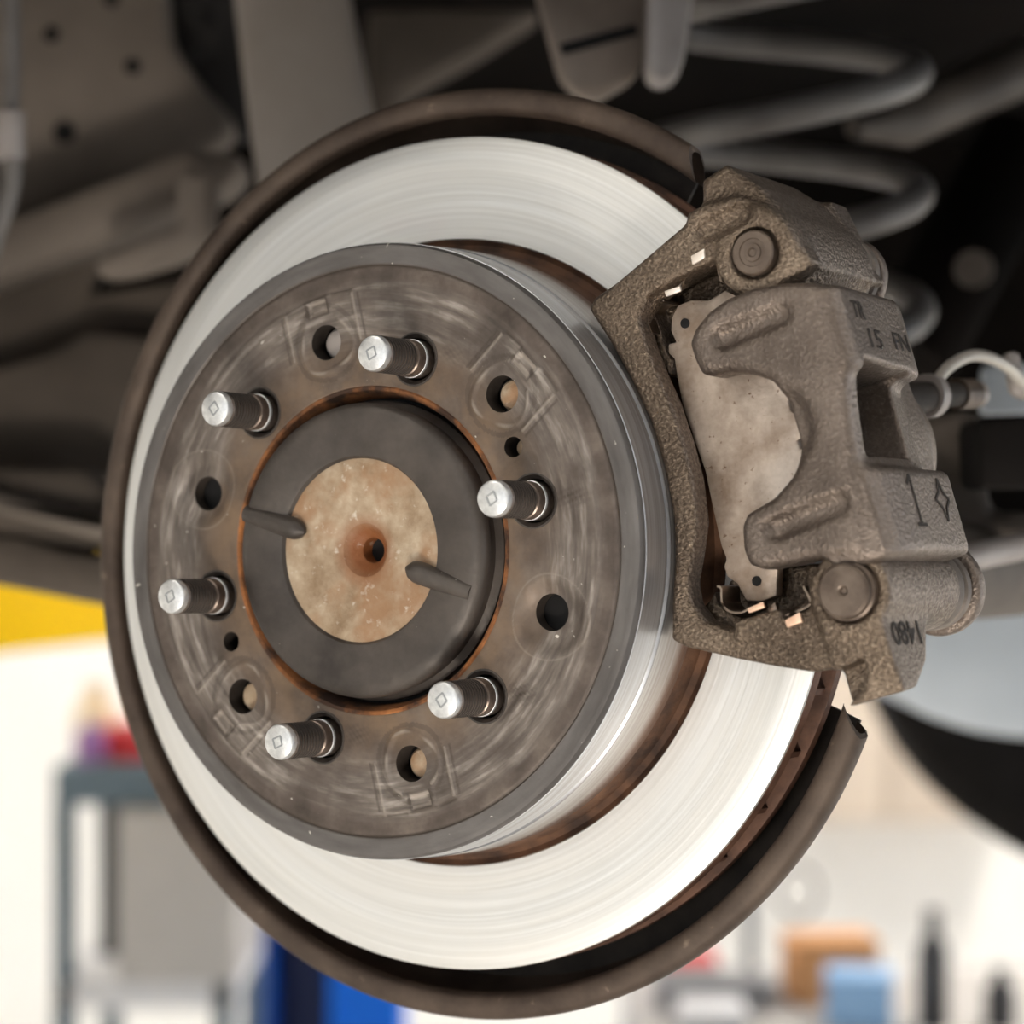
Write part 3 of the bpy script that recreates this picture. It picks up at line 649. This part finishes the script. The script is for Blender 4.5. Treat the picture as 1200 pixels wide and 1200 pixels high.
h.add(h.ez([(112, -40), (166, -50), (169, -30), (169, 20), (166, 38), (112, 32)], -120, -92, 6), 6)
h.add(h.cyl(138, -5, 31, -130, -96, 5), 5)
h.add(h.cyl(*PU, 14.5, -102, -96.5, 2.0), 3); h.add(h.cyl(*PL, 16.5, -103, -96.5, 2.0), 3)
h.add(h.ez([(120, 20), (160, 64), (170, 60), (172, 30)], -106, -98, 3), 5)
h.add(h.ez([(120, -30), (158, -74), (174, -72), (176, -40)], -106, -97, 3), 5)
# window between the two lobes
h.cut(h.ex([(8, -22), (6.5, -60), (-22, -59), (-22.5, -22)], 150, 200, 1.5), 1.2)
h.cut(h.comb(np.sqrt(h.X ** 2 + h.Y ** 2) - 166, np.abs(h.Z + 62) - 29, 1), 2)      # rotor and pad tunnel
# the long dimples in the fingers
h.cut(h.capsule((*F(846, 396, -14)[:2], -13.4), (*F(915, 368, -14)[:2], -12.0), 4.2), 2.0)
h.cut(h.capsule((*F(908, 620, -14)[:2], -13.4), (*F(984, 590, -14)[:2], -12.0), 4.2), 2.0)
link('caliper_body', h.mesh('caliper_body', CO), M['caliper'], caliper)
def text_on(cast, txt, yc, zc, hgt, wid, name, parent, origin, flip=False, thin=0.25, proud=0.3):
    cu = bpy.data.curves.new(name, 'FONT'); cu.body = txt; cu.align_x = 'CENTER'; cu.align_y = 'CENTER'; cu.size = 1.0; cu.extrude = 0.0; cu.resolution_u = 3
    cu.offset = 0.012
    to = bpy.data.objects.new(name, cu); COL.objects.link(to); bpy.context.view_layer.update()
    me = bpy.data.meshes.new_from_object(to.evaluated_get(bpy.context.evaluated_depsgraph_get())); bpy.data.objects.remove(to)
    b = bmesh.new(); b.from_mesh(me)
    xs = [v.co.x for v in b.verts]; ys = [v.co.y for v in b.verts]; w0 = max(xs) - min(xs); h0 = max(ys) - min(ys); cx = (max(xs) + min(xs)) / 2; cy = (max(ys) + min(ys)) / 2
    for _ in range(4):
        bmesh.ops.triangulate(b, faces=b.faces[:]); bmesh.ops.subdivide_edges(b, edges=[e for e in b.edges if e.calc_length() > .12], cuts=1)
    bmesh.ops.triangulate(b, faces=b.faces[:])
    s = -1 if flip else 1
    for v in b.verts:
        z = zc - s * (v.co.x - cx) / w0 * wid; y = yc + s * (v.co.y - cy) / h0 * hgt
        x = cast.top_x(y, z) or 180
        v.co = Vector(((x + proud - origin[0]) / 1000, (y - origin[1]) / 1000, (z - origin[2]) / 1000))
    ex = bmesh.ops.extrude_face_region(b, geom=b.faces[:])
    for v in [e for e in ex['geom'] if isinstance(e, bmesh.types.BMVert)]: v.co.x -= 0.0008
    return from_bm(name, b, M['mark'], parent, None)
def strokes_on(cast, segs, name, parent, origin, w_=0.8, proud=0.35):
    b = bmesh.new()
    for (y0, z0), (y1, z1) in segs:
        n = 6; d = Vector((y1 - y0, z1 - z0)); nn = Vector((-d.y, d.x)).normalized() * w_
        for i in range(n):
            q = []
            for t, s in ((i / n, -1), ((i + 1) / n, -1), ((i + 1) / n, 1), (i / n, 1)):
                y = y0 + d.x * t + nn.x * s; z = z0 + d.y * t + nn.y * s; q.append(((cast.top_x(y, z) + proud - origin[0]) / 1000, (y - origin[1]) / 1000, (z - origin[2]) / 1000))
            slab_bm(q, (-0.0008, 0, 0), 0, b)
    return from_bm(name, b, M['mark'], parent, None)
# the tall figure 1 with its foot, then the four pointed mark
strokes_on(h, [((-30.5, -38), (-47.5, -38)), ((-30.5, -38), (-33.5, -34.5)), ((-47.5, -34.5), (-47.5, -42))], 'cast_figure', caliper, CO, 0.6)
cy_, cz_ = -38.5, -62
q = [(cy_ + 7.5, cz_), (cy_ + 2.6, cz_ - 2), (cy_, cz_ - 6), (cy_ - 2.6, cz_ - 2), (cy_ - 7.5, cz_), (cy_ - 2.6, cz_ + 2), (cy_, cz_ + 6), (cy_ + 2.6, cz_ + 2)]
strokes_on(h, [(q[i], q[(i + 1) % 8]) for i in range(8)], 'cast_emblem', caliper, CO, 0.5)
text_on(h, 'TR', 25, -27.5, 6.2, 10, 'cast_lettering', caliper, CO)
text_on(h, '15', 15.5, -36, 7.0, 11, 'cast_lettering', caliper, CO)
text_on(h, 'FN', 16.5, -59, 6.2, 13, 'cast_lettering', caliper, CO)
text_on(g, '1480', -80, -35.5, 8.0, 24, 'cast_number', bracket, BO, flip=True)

# ------------------------------------------------------------------ brake pad
def plane_pts(pts, z, origin):
    return [Vector(((a - origin[0]) / 1000, (b - origin[1]) / 1000, (z - origin[2]) / 1000)) for a, b in poly(pts, z)]
PO = (140, -8, -36)
pad = thing('brake_pad', 'pale steel backed brake pad showing between the caliper fingers', 'brake pad', at_c(PO))
pp = [(787, 372), (794, 358), (810, 351), (830, 352), (850, 340), (870, 350), (900, 350), (935, 380), (970, 440), (942, 452), (929, 459), (923, 470), (927, 482), (938, 487), (965, 487), (965, 508), (942, 511), (934, 517), (937, 526), (960, 532), (960, 560), (955, 620), (950, 660), (911, 664), (910, 698), (893, 705), (874, 704), (864, 684), (852, 676), (848, 664), (851, 655), (845, 640), (836, 600), (826, 552), (812, 512), (799, 473), (793, 441), (790, 420), (783, 414), (783, 403), (792, 401), (786, 388)]
bm = slab_bm(plane_pts(pp, -33, PO), (0, 0, -0.005), 0.0006)
from_bm('backing_plate', bm, M['pad'], pad)
lin = [(800, 410), (860, 370), (930, 390), (955, 470), (955, 640), (900, 660), (860, 655), (852, 600), (835, 540), (812, 470)]
from_bm('friction_lining', slab_bm(plane_pts(lin, -38, PO), (0, 0, -0.0112), 0.0006), M['lining'], pad)
for (u, v) in ((803, 379), (887, 681)):
    c = F(u, v, -33); from_bm('plate_hole', lathe_bm([(0, 1.5), (1.5, 1.5), (1.7, 3.1), (1.7, 3.4), (0, 3.4)], 20, c=(c[0] - PO[0], c[1] - PO[1])), M['hole'], pad)

# ------------------------------------------------------------------ abutment clips
def strip(px, z, depth, th, origin):
    pts = [Vector(F(u, v, z)) for u, v in px]; pts = curve_pts([p for p in pts], 4); L, R = [], []
    for i, p in enumerate(pts):
        t = (pts[min(i + 1, len(pts) - 1)] - pts[max(i - 1, 0)]); t.z = 0; t.normalize(); n = Vector((-t.y, t.x, 0)) * th / 2
        L.append(p + n); R.append(p - n)
    o = Vector(origin); bm = bmesh.new()
    for i in range(len(pts) - 1):
        q = [(L[i] - o) / 1000, (L[i + 1] - o) / 1000, (R[i + 1] - o) / 1000, (R[i] - o) / 1000]
        slab_bm(q, (0, 0, -depth / 1000), 0, bm)
    bmesh.ops.remove_doubles(bm, verts=bm.verts, dist=1e-6)
    return bm
def clip(name, label, strips, plates, tips, org, tipmat):
    t = thing(name, label, 'spring clip', at_c(org), 'abutment clips holding the brake pad')
    for px, z, dep in strips: from_bm('spring_strip', strip(px, z, dep, 0.7, org), M['clip'], t, 40)
    for px, z, dep in plates: from_bm('clip_plate', slab_bm(plane_pts(px, z, org), (0, 0, -dep / 1000), 0.0003), M['clip'], t)
    for px, z, dep in tips: from_bm('bent_tab', slab_bm(plane_pts(px, z, org), (0, 0, -dep / 1000), 0.0004), tipmat, t, label='bright bent tab')
    return t
clip('pad_clip', 'thin steel pad clip under the upper end of the bracket with two bright tabs',
     [([(778, 352), (764, 354), (757, 362), (758, 374), (763, 390)], -27, 14), ([(832, 312), (840, 309), (842, 318), (845, 330)], -24, 12)],
     [([(758, 336), (796, 319), (800, 327), (798, 336), (776, 346), (760, 352)], -25.2, 1)],
     [([(778, 341), (797, 335), (798, 341), (780, 348)], -21.5, 1.2), ([(809, 300), (825, 291), (826, 302), (811, 311)], -19.4, 1.4)], (130, 40, -30), M['silver_tip'])
clip('pad_clip', 'thin steel pad clip at the lower end of the bracket with two coppery tabs',
     [([(840, 687), (845, 690), (846, 706), (854, 716), (868, 718), (880, 712)], -25, 14), ([(941, 687), (948, 700), (949, 708), (940, 714), (918, 722)], -22, 12)],
     [([(899, 712), (908, 706), (912, 720), (903, 727)], -22, 3)],
     [([(875, 713), (894, 705), (896, 712), (877, 719)], -18.5, 1.4), ([(919, 727), (937, 717), (940, 729), (922, 736)], -17, 1.4)], (135, -50, -30), M['copper'])

# ------------------------------------------------------------------ hose, pipe and fitting behind the caliper
D = 0.90
def pts3(l): return [P(*q) for q in l]
t = thing('brake_hose_fitting', 'dark banjo bolt with pale flange and curved pipe right of the caliper', 'brake fitting', Matrix.Translation(P(1090, 465, D)))
o0 = P(1090, 465, D)
def rel(l): return [P(*q) - o0 for q in l]
from_bm('flange', tube_bm(rel([(1084, 464, D), (1092, 464, D + .004)]), [.0085, .0085], 20), M['galv'], t)
from_bm('port_neck', tube_bm(rel([(1045, 472, D - .02), (1086, 465, D)]), [.008, .006], 20), M['flash'], t)
from_bm('bolt_shank', tube_bm(rel([(1090, 464, D), (1125, 462, D + .02)]), .0048, 18), M['flash'], t)
from_bm('bolt_collar', tube_bm(rel([(1120, 462, D + .018), (1138, 462, D + .028)]), .0062, 18), M['cap'], t)
from_bm('bolt_end', tube_bm(rel([(1138, 462, D + .028), (1147, 462, D + .033)]), .0050, 18), M['galv'], t)
from_bm('curved_pipe', tube_bm(curve_pts(rel([(1094, 452, D), (1112, 430, D + .01), (1140, 417, D + .02), (1170, 424, D + .03), (1196, 446, D + .05), (1215, 480, D + .06)]), 8), .0024, 12), M['white_pipe'], t)
from_bm('pipe_clamp', slab_bm(rel([(1180, 412, D + .05), (1196, 412, D + .05), (1204, 470, D + .05), (1186, 460, D + .05)]), (0, .01, 0), .002), M['galv'], t)

# ------------------------------------------------------------------ suspension and underbody, built where it stands behind the wheel
def px_slab(name, l, d, dep, m, parent, bev=0.006, org=None, label=None):
    org = org or Vector((0, 0, 0)); pts = [P(q[0], q[1], q[2] if len(q) > 2 else d) - org for q in l]
    bm = slab_bm(pts, (0, dep, 0), bev); bmesh.ops.triangulate(bm, faces=[f for f in bm.faces if len(f.verts) > 4])
    return from_bm(name, bm, m, parent, 40, label)
def single(name, label, cat, m, bm, org):
    o = from_bm(name, bm, m, None, 40); o.location = org; return tag(o, label, cat)
# knuckle and axle
org = P(1130, 600, 1.05)
kn = thing('axle_knuckle', 'taupe suspension knuckle and axle tube behind the caliper', 'suspension', Matrix.Translation(org))
px_slab('knuckle_web', [(1086, 486), (1150, 478), (1152, 520), (1165, 600), (1230, 600), (1230, 650), (1108, 668), (1030, 640), (1030, 560)], 1.05, .06, M['arm'], kn, .006, org)
from_bm('axle_tube', tube_bm([P(1060, 672, 1.0) - org, P(1180, 668, 1.10) - org, P(1300, 655, 1.2) - org], .022, 28), M['arm'], kn)
from_bm('lower_rib', tube_bm([P(1108, 660, 1.0) - org, P(1160, 648, 1.02) - org, P(1240, 632, 1.04) - org], .006, 16), M['galv'], kn)
from_bm('hub_carrier', tube_bm([MR @ Vector((0, 0, -.09)) - org, MR @ Vector((0, 0, -.22)) - org], .055, 40), M['under_mid'], kn)
org = P(1180, 540, 1.0)
single('rubber_bushing', 'black rubber bushing block at the right edge beside the knuckle', 'bushing', M['rubber'], slab_bm([P(*q, 1.0) - org for q in ((1146, 492), (1240, 484), (1240, 572), (1150, 574))], (0, .05, 0), .005), org)
org = P(1165, 440, 1.15)
single('blue_grey_bracket', 'small pale blue grey bracket behind the curved brake pipe', 'bracket', M['tank'], slab_bm([P(*q, 1.15) - org for q in ((1152, 428), (1230, 424), (1230, 484), (1150, 486))], (0, .01, 0), .003), org)
# coil spring
org = P(925, 200, 1.25)
hel = []
turns = 5.2
for i in range(int(turns * 40) + 1):
    a = 2 * PI * i / 40; hel.append(Vector((.068 * math.cos(a) , .068 * math.sin(a), -.20 + .0625 * a / (2 * PI))) )
TS = Matrix.Rotation(math.radians(12), 3, 'X') @ Matrix.Rotation(math.radians(-3), 3, 'Y')
single('coil_spring', 'grey coil spring in the dark wheel arch above the caliper', 'coil spring', M['spring'], tube_bm([TS @ p for p in hel], .0085, 14), org)
org = P(1100, 110, 1.35)
single('upper_link', 'dim brown suspension link slanting up to the top right edge', 'suspension arm', M['arm'], tube_bm([P(1000, 150, 1.3) - org, P(1060, 140, 1.33) - org, P(1250, 55, 1.45) - org], [.006, .016, .018], 20), org)
org = P(1140, 330, 1.4)
dm = thing('shock_absorber', 'dark shock absorber slanting in the wheel arch right of the spring', 'shock absorber', Matrix.Translation(org))
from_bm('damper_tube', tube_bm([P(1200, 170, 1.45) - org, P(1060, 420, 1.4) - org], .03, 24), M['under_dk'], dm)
from_bm('mount_bolt', tube_bm([P(1140, 315, 1.33) - org, P(1142, 315, 1.37) - org], .011, 20), M['arm'], dm, label='rusty round bolt end')
org = P(1000, 130, 1.1)
# frame bracket at the top centre
org = P(720, 40, 1.12)
fb = thing('frame_bracket', 'pale folded frame bracket with a dark slot hanging at the top centre', 'bracket', Matrix.Translation(org))
M['foldpl'] = mat('brown_folded_plate', (0.13, 0.10, 0.078), (0.27, 0.215, 0.175), 0.55, 0.2, 10)
px_slab('folded_plate', [(615, -60), (770, -60), (760, 60), (742, 92), (700, 116), (672, 106), (655, 90)], 1.12, .02, M['foldpl'], fb, .004, org)
px_slab('side_flange', [(760, -60), (822, -60), (800, 82), (780, 98), (757, 88)], 1.10, .03, M['galv'], fb, .007, org)
px_slab('slot', [(655, 52), (745, 28), (748, 40), (660, 64)], 1.1185, .004, M['hole'], fb, 0, org)
# the car body above and behind
body = thing('car_underbody', 'dusty brown underbody and wheel arch of the lifted car', 'car body', Matrix.Translation((0, 1.9, 1.5)))
bo = Vector((0, 1.9, 1.5))
def ub(name, l, d, dep, m, bev=.008): return px_slab(name, l, d, dep, M[m], body, bev, bo)
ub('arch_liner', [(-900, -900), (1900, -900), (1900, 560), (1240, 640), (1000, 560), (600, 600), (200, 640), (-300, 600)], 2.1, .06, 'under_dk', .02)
ub('floor_pan', [(-900, -900, 1.05), (1900, -900, 1.05), (1900, -860, 2.3), (-900, -860, 2.3)], 0, .3, 'under_dk', 0) if False else None
from_bm('shading_quarter_panel', box_bm(-1.4, -.46, -1.16, -1.12, -.12, .75, .01), M['under'], body)  # unseen body panels, added to keep light off the upper brake
from_bm('shading_quarter_panel', box_bm(.42, 1.7, -1.16, -1.12, -.02, .75, .01), M['under'], body)
from_bm('shading_arch_roof', box_bm(-1.4, 1.7, -1.12, .25, .33, .36, .01), M['under_dk'], body)  # unseen roof and fender, added to shade the brake from above
from_bm('shading_fender_panel', box_bm(-.46, .42, -1.16, -1.12, .31, .75, .01), M['under'], body)
ub('inner_panel', [(-120, -80), (190, -80), (198, 45), (232, 95), (275, 140), (268, 168), (180, 205), (60, 250), (-120, 330)], 1.45, .03, 'under')
ub('dark_web', [(180, -80), (300, -80), (300, 160), (262, 170), (180, 120)], 1.50, .02, 'web')
for (u, v, r) in ((75, 155, 13), (155, 78, 9), (60, 40, 9), (230, 60, 9), (130, -2, 9)):
    c = P(u, v, 1.448) - bo; rr_ = r / FPX * 1.45
    from_bm('drain_hole', tube_bm([c, c + Vector((0, .004, 0))], rr_, 24), M['hole'], body)
ub('pale_liner', [(262, -80), (392, -80), (412, 10), (442, 160), (420, 420), (310, 420), (300, 220), (285, 110)], 1.28, .04, 'column', .012)
ub('rail_upper', [(-120, 300), (60, 235), (205, 175), (285, 175), (280, 215), (215, 240), (100, 290), (-120, 370)], 1.36, .06, 'under', .012)
ub('rail_bracket', [(205, 205), (248, 200), (246, 275), (215, 300), (150, 320), (110, 325), (112, 300), (160, 280), (208, 262)], 1.30, .04, 'under', .01)
ub('rail_web', [(-120, 345), (110, 270), (205, 250), (205, 268), (120, 300), (105, 345), (200, 330), (260, 310), (230, 420), (-120, 520)], 1.42, .05, 'under_mid', .01)
ub('sill_upper', [(-120, 460), (60, 410), (100, 385), (260, 400), (260, 560), (-120, 560)], 1.38, .05, 'under_mid', .01)
ub('sill_middle', [(-120, 545), (100, 545), (122, 575), (260, 600), (260, 660), (-120, 620)], 1.32, .05, 'under_mid', .012)
ub('sill_ridge', [(-120, 555), (0, 578), (90, 602), (130, 606), (200, 606), (200, 640), (110, 632), (0, 602), (-120, 585)], 1.30, .03, 'under', .008)
ub('sill_lower', [(-120, 615), (20, 628), (95, 650), (140, 650), (250, 660), (250, 735), (125, 712), (0, 687), (-120, 668)], 1.31, .08, 'under_mid', .01)
ub('cross_member', [(430, -80), (640, -80), (640, 10), (560, 60), (470, 110), (445, 160), (430, 100)], 1.55, .05, 'under_mid', .015)
org = P(10, 160, 1.2)
bh = thing('body_hose', 'grey brake line hose with pale connector at the top left edge', 'hose', Matrix.Translation(org))
from_bm('hose', tube_bm(curve_pts([P(*q) - org for q in ((12, -40, 1.2), (14, 60, 1.2), (12, 140, 1.2), (16, 200, 1.2), (8, 240, 1.2), (-6, 280, 1.2), (-20, 330, 1.2))], 8), .0045, 14), M['spring'], bh)
from_bm('connector', tube_bm([P(12, 132, 1.2) - org, P(12, 186, 1.2) - org], .0078, 18), M['galv'], bh, label='pale ribbed connector')
# fuel tank and far tyre, lower right
org = P(1150, 780, 1.7)
single('metal_tank', 'pale blue grey rounded tank under the car at the lower right', 'tank', M['tank'], slab_bm([P(*q, 1.7) - org for q in ((1046, 816), (1080, 838), (1140, 858), (1200, 867), (1330, 866), (1360, 690), (1120, 690), (1085, 700), (1050, 770))], (0, .3, 0), .02, None, 4), org)
org = P(1330, 700, 2.6); R_ = 325 / FPX * 2.6
ty = thing('far_wheel', 'far wheel with black tyre cut by the right edge', 'wheel', Matrix.Translation(org) @ Matrix.Rotation(PI / 2, 4, 'X') @ Matrix.Rotation(0.0, 4, 'Y'))
k = R_ * 1000
pr = [(k * .58, 60), (k * .62, 90), (k * .80, 105), (k * .95, 95), (k, 70), (k, -70), (k * .95, -95), (k * .80, -105), (k * .62, -90), (k * .58, -60), (k * .58, 60)]
from_bm('tyre', lathe_bm(pr, 96), M['rubber'], ty, 50)
from_bm('wheel_rim', lathe_bm([(0, 20), (60, 30), (k * .5, 10), (k * .58, 70), (k * .60, 70), (k * .60, -70), (k * .5, -20), (0, -10)], 64), M['midgrey'], ty, 40)

# ------------------------------------------------------------------ workshop behind
def prop(name, label, cat, loc, rz=0, group=None): return thing(name, label, cat, Matrix.Translation(Vector(loc)) @ Matrix.Rotation(rz, 4, 'Z'), group)
# lift: arm and column
arm0 = P(-160, 700, 2.5); arm1 = P(235, 690, 3.3)
la = prop('lift_arm', 'yellow lift arm under the car sill at the left edge', 'lift arm', arm0)
dv = arm1 - arm0; dv.z = 0; nn = Vector((-dv.y, dv.x, 0)).normalized() * .07
from_bm('arm_tube', slab_bm([Vector((0, 0, -.068)) + nn, Vector((0, 0, -.068)) - nn, dv + Vector((0, 0, -.068)) - nn, dv + Vector((0, 0, -.068)) + nn], (0, 0, .13), .006), M['yellow'], la)
from_bm('lift_pad', tube_bm([(.1, .1, .062), (.1, .1, .12)], .05, 24), M['rubber'], la)
d = 3.9; xL = P(283, 0, d).x; xM = P(318, 0, d).x; xN = P(388, 0, d).x; xR = P(472, 0, d).x
lc = prop('lift_column', 'blue steel lift column with a navy inner channel below the disc', 'lift column', ((xL + xR) / 2, d, 0)); cx = (xL + xR) / 2
from_bm('left_flange', box_bm(xL - cx, xM - cx, 0, .18, 0.02, 2.9, .004), M['blue'], lc)
from_bm('inner_channel', box_bm(xM - cx, xN - cx, .12, .18, 0.02, 2.9, .002), M['navy'], lc)
from_bm('right_flange', box_bm(xN - cx, xR - cx, -.04, .18, 0.02, 2.9, .004), M['brightblue'], lc)
from_bm('base_plate', box_bm(-.3, .3, -.2, .35, 0, .02, .003), M['blue'], lc)
# tool cart
d = 3.3; zt = P(0, 898, d).z; x0 = P(62, 0, d).x; x1 = P(272, 0, d).x; cx = (x0 + x1) / 2
tcart = prop('tool_cart', 'slate blue shop cart standing at the white wall on the left', 'cart', (cx, d, 0)); hw = (x1 - x0) / 2
from_bm('top_tray', box_bm(-hw, hw, 0, .42, zt - .055, zt, .006), M['slate'], tcart)
for sx in (-1, 1):
    for y in (0.0, .39):
        from_bm('leg', box_bm(sx * hw - (.028 if sx > 0 else 0), sx * hw + (.028 if sx < 0 else 0), y, y + .03, .08, zt - .05, .003), M['slate'], tcart)
        from_bm('caster', tube_bm([(sx * (hw - .014) - .012, y + .015, .04), (sx * (hw - .014) + .012, y + .015, .04)], .04, 20), M['rubber'], tcart)
zb = P(0, 1150, d).z
from_bm('lower_shelf', box_bm(-hw, hw, 0, .42, zb - .04, zb, .004), M['lightgrey'], tcart)
a_ = P(118, 0, d + .2).x - cx; b_ = P(138, 0, d).x - cx
from_bm('drawer_side', box_bm(a_, b_, .18, .40, zb, zt - .06, .003), M['black'], tcart)
from_bm('drawer_cabinet', box_bm(b_, hw + .006, -.012, .40, zb, zt - .06, .003), M['grey'], tcart, label='pale grey cabinet body')
def bottle(name, label, cat, u, v, d, zbase, w_, m, capm=None):
    x = P(u, 0, d).x; top = P(0, v, d).z; hh = (top - zbase) * 1000; r = w_ / 2 / FPX * d * 1000
    t = prop(name, label, cat, (x, d, zbase))
    from_bm('body', lathe_bm([(0, 0), (r * .94, 0), (r, hh * .03), (r, hh * .62), (r * .9, hh * .70), (r * .45, hh * .80), (r * .4, hh * .86), (0, hh * .86)], 32), m, t)
    from_bm('cap', lathe_bm([(0, hh * .85), (r * .5, hh * .85), (r * .5, hh * .98), (r * .42, hh), (0, hh)], 24), capm or m, t)
    return t
bottle('spray_bottle', 'cream bottle standing on the slate blue cart', 'bottle', 112, 800, d + .12, zt, 52, M['cream'], M['cream'])
bottle('fluid_bottle', 'short purple bottle on the cart left of the red box', 'bottle', 106, 842, d + .06, zt, 36, M['purple'], M['lightgrey'])
t = prop('parts_box', 'red box lying on the slate blue cart', 'box', (P(165, 0, d).x, d + .12, zt))
from_bm('box', box_bm(-.065, .065, -.05, .05, 0, .035, .004), M['red'], t); from_bm('lid', box_bm(-.068, .068, -.053, .053, .036, .048, .003), M['red'], t)
# bench with its clutter
d = 3.3; zt = P(0, 1215, d).z; bx0 = P(745, 0, d).x; bx1 = P(1330, 0, d).x; cx = (bx0 + bx1) / 2; hw = (bx1 - bx0) / 2
bn = prop('work_bench', 'grey work bench along the wall at the lower right', 'bench', (cx, d - .1, 0))
from_bm('bench_top', box_bm(-hw, hw, 0, .6, zt - .04, zt, .004), M['grey'], bn)
for sx in (-1, 1):
    for y in (0.02, .53): from_bm('leg', box_bm(sx * (hw - .03) - .025, sx * (hw - .03) + .025, y, y + .05, 0, zt - .04, .003), M['slate'], bn)
bottle('spray_can', 'tall black spray can on the bench right of the blue box', 'spray can', 1093, 1066, d + .05, zt, 38, M['blackpl'])
bottle('spray_can', 'shorter black spray can on the bench near the right edge', 'spray can', 1172, 1134, d + .05, zt, 38, M['blackpl'])
def bbox_(name, label, u0, u1, v0, d, rz, m, cat='box', zb_=None, dep=.1):
    zb_ = zt if zb_ is None else zb_; x = P((u0 + u1) / 2, 0, d).x; top = P(0, v0, d).z; w2 = (u1 - u0) / 2 / FPX * d
    t = prop(name, label, cat, (x, d, zb_), rz); hh = top - zb_
    from_bm('carton', box_bm(-w2, w2, -dep / 2, dep / 2, 0, hh * .86, .004), m, t); from_bm('lid', box_bm(-w2 * 1.03, w2 * 1.03, -dep / 2 - .002, dep / 2 + .002, hh * .87, hh, .003), m, t)
    return t
bbox_('cardboard_box', 'orange brown cardboard box on the bench behind the blue box', 922, 1022, 1096, d + .25, .12, M['cardboard'])
bbox_('plastic_case', 'pale blue plastic case in front of the orange box', 968, 1046, 1138, d + .08, -.15, M['paleblue'])
bbox_('storage_bin', 'dark grey bin on the bench below the disc', 770, 900, 1142, d + .2, 0, M['midgrey'])
bbox_('white_tray', 'white tray in front of the dark grey bin', 795, 872, 1176, d + .06, 0, M['lightgrey'])
bbox_('rag_box', 'red box on the bench behind the dark grey bin', 778, 838, 1118, d + .36, 0, M['red'])
t = prop('lamp_stand', 'dark green grey pole standing on the bench left of the orange box', 'stand', (P(907, 0, d).x, d + .33, zt))
from_bm('pole', tube_bm([(0, 0, 0.01), (0, 0, P(0, 1040, d + .33).z - zt)], .0085, 16), M['slate'], t)
from_bm('base', lathe_bm([(0, 0), (55, 0), (55, 8), (12, 14), (0, 14)], 32), M['slate'], t)
c = P(935, 1045, d + .33); cb3 = [Vector((.031 * math.cos(a), 0, .038 * math.sin(a))) + Vector((0, .002 * a, 0)) for a in np.linspace(-1.8, 4.6, 40)]
o = from_bm('hanging_cable', tube_bm(cb3, .0035, 10), M['black'], None); o.location = c; tag(o, 'black cable looped over the pole on the bench', 'cable')
x = P(1040, 0, 6.2).x
t = prop('wall_cabinet', 'beige cabinet hanging on the back wall behind the tank', 'cabinet', (x, 6.18, P(0, 962, 6.2).z))
from_bm('carcass', box_bm(-.34, .34, 0, .22, 0, .9, .004), M['beige'], t)
for s in (-1, 1):
    dr = from_bm('door', box_bm(*sorted((s * .005, s * .335)), -.018, -.001, .01, .89, .003), M['beige'], t)
    from_bm('handle', box_bm(*sorted((s * .03, s * .042)), -.04, -.019, .38, .5, .002), M['galv'], dr)
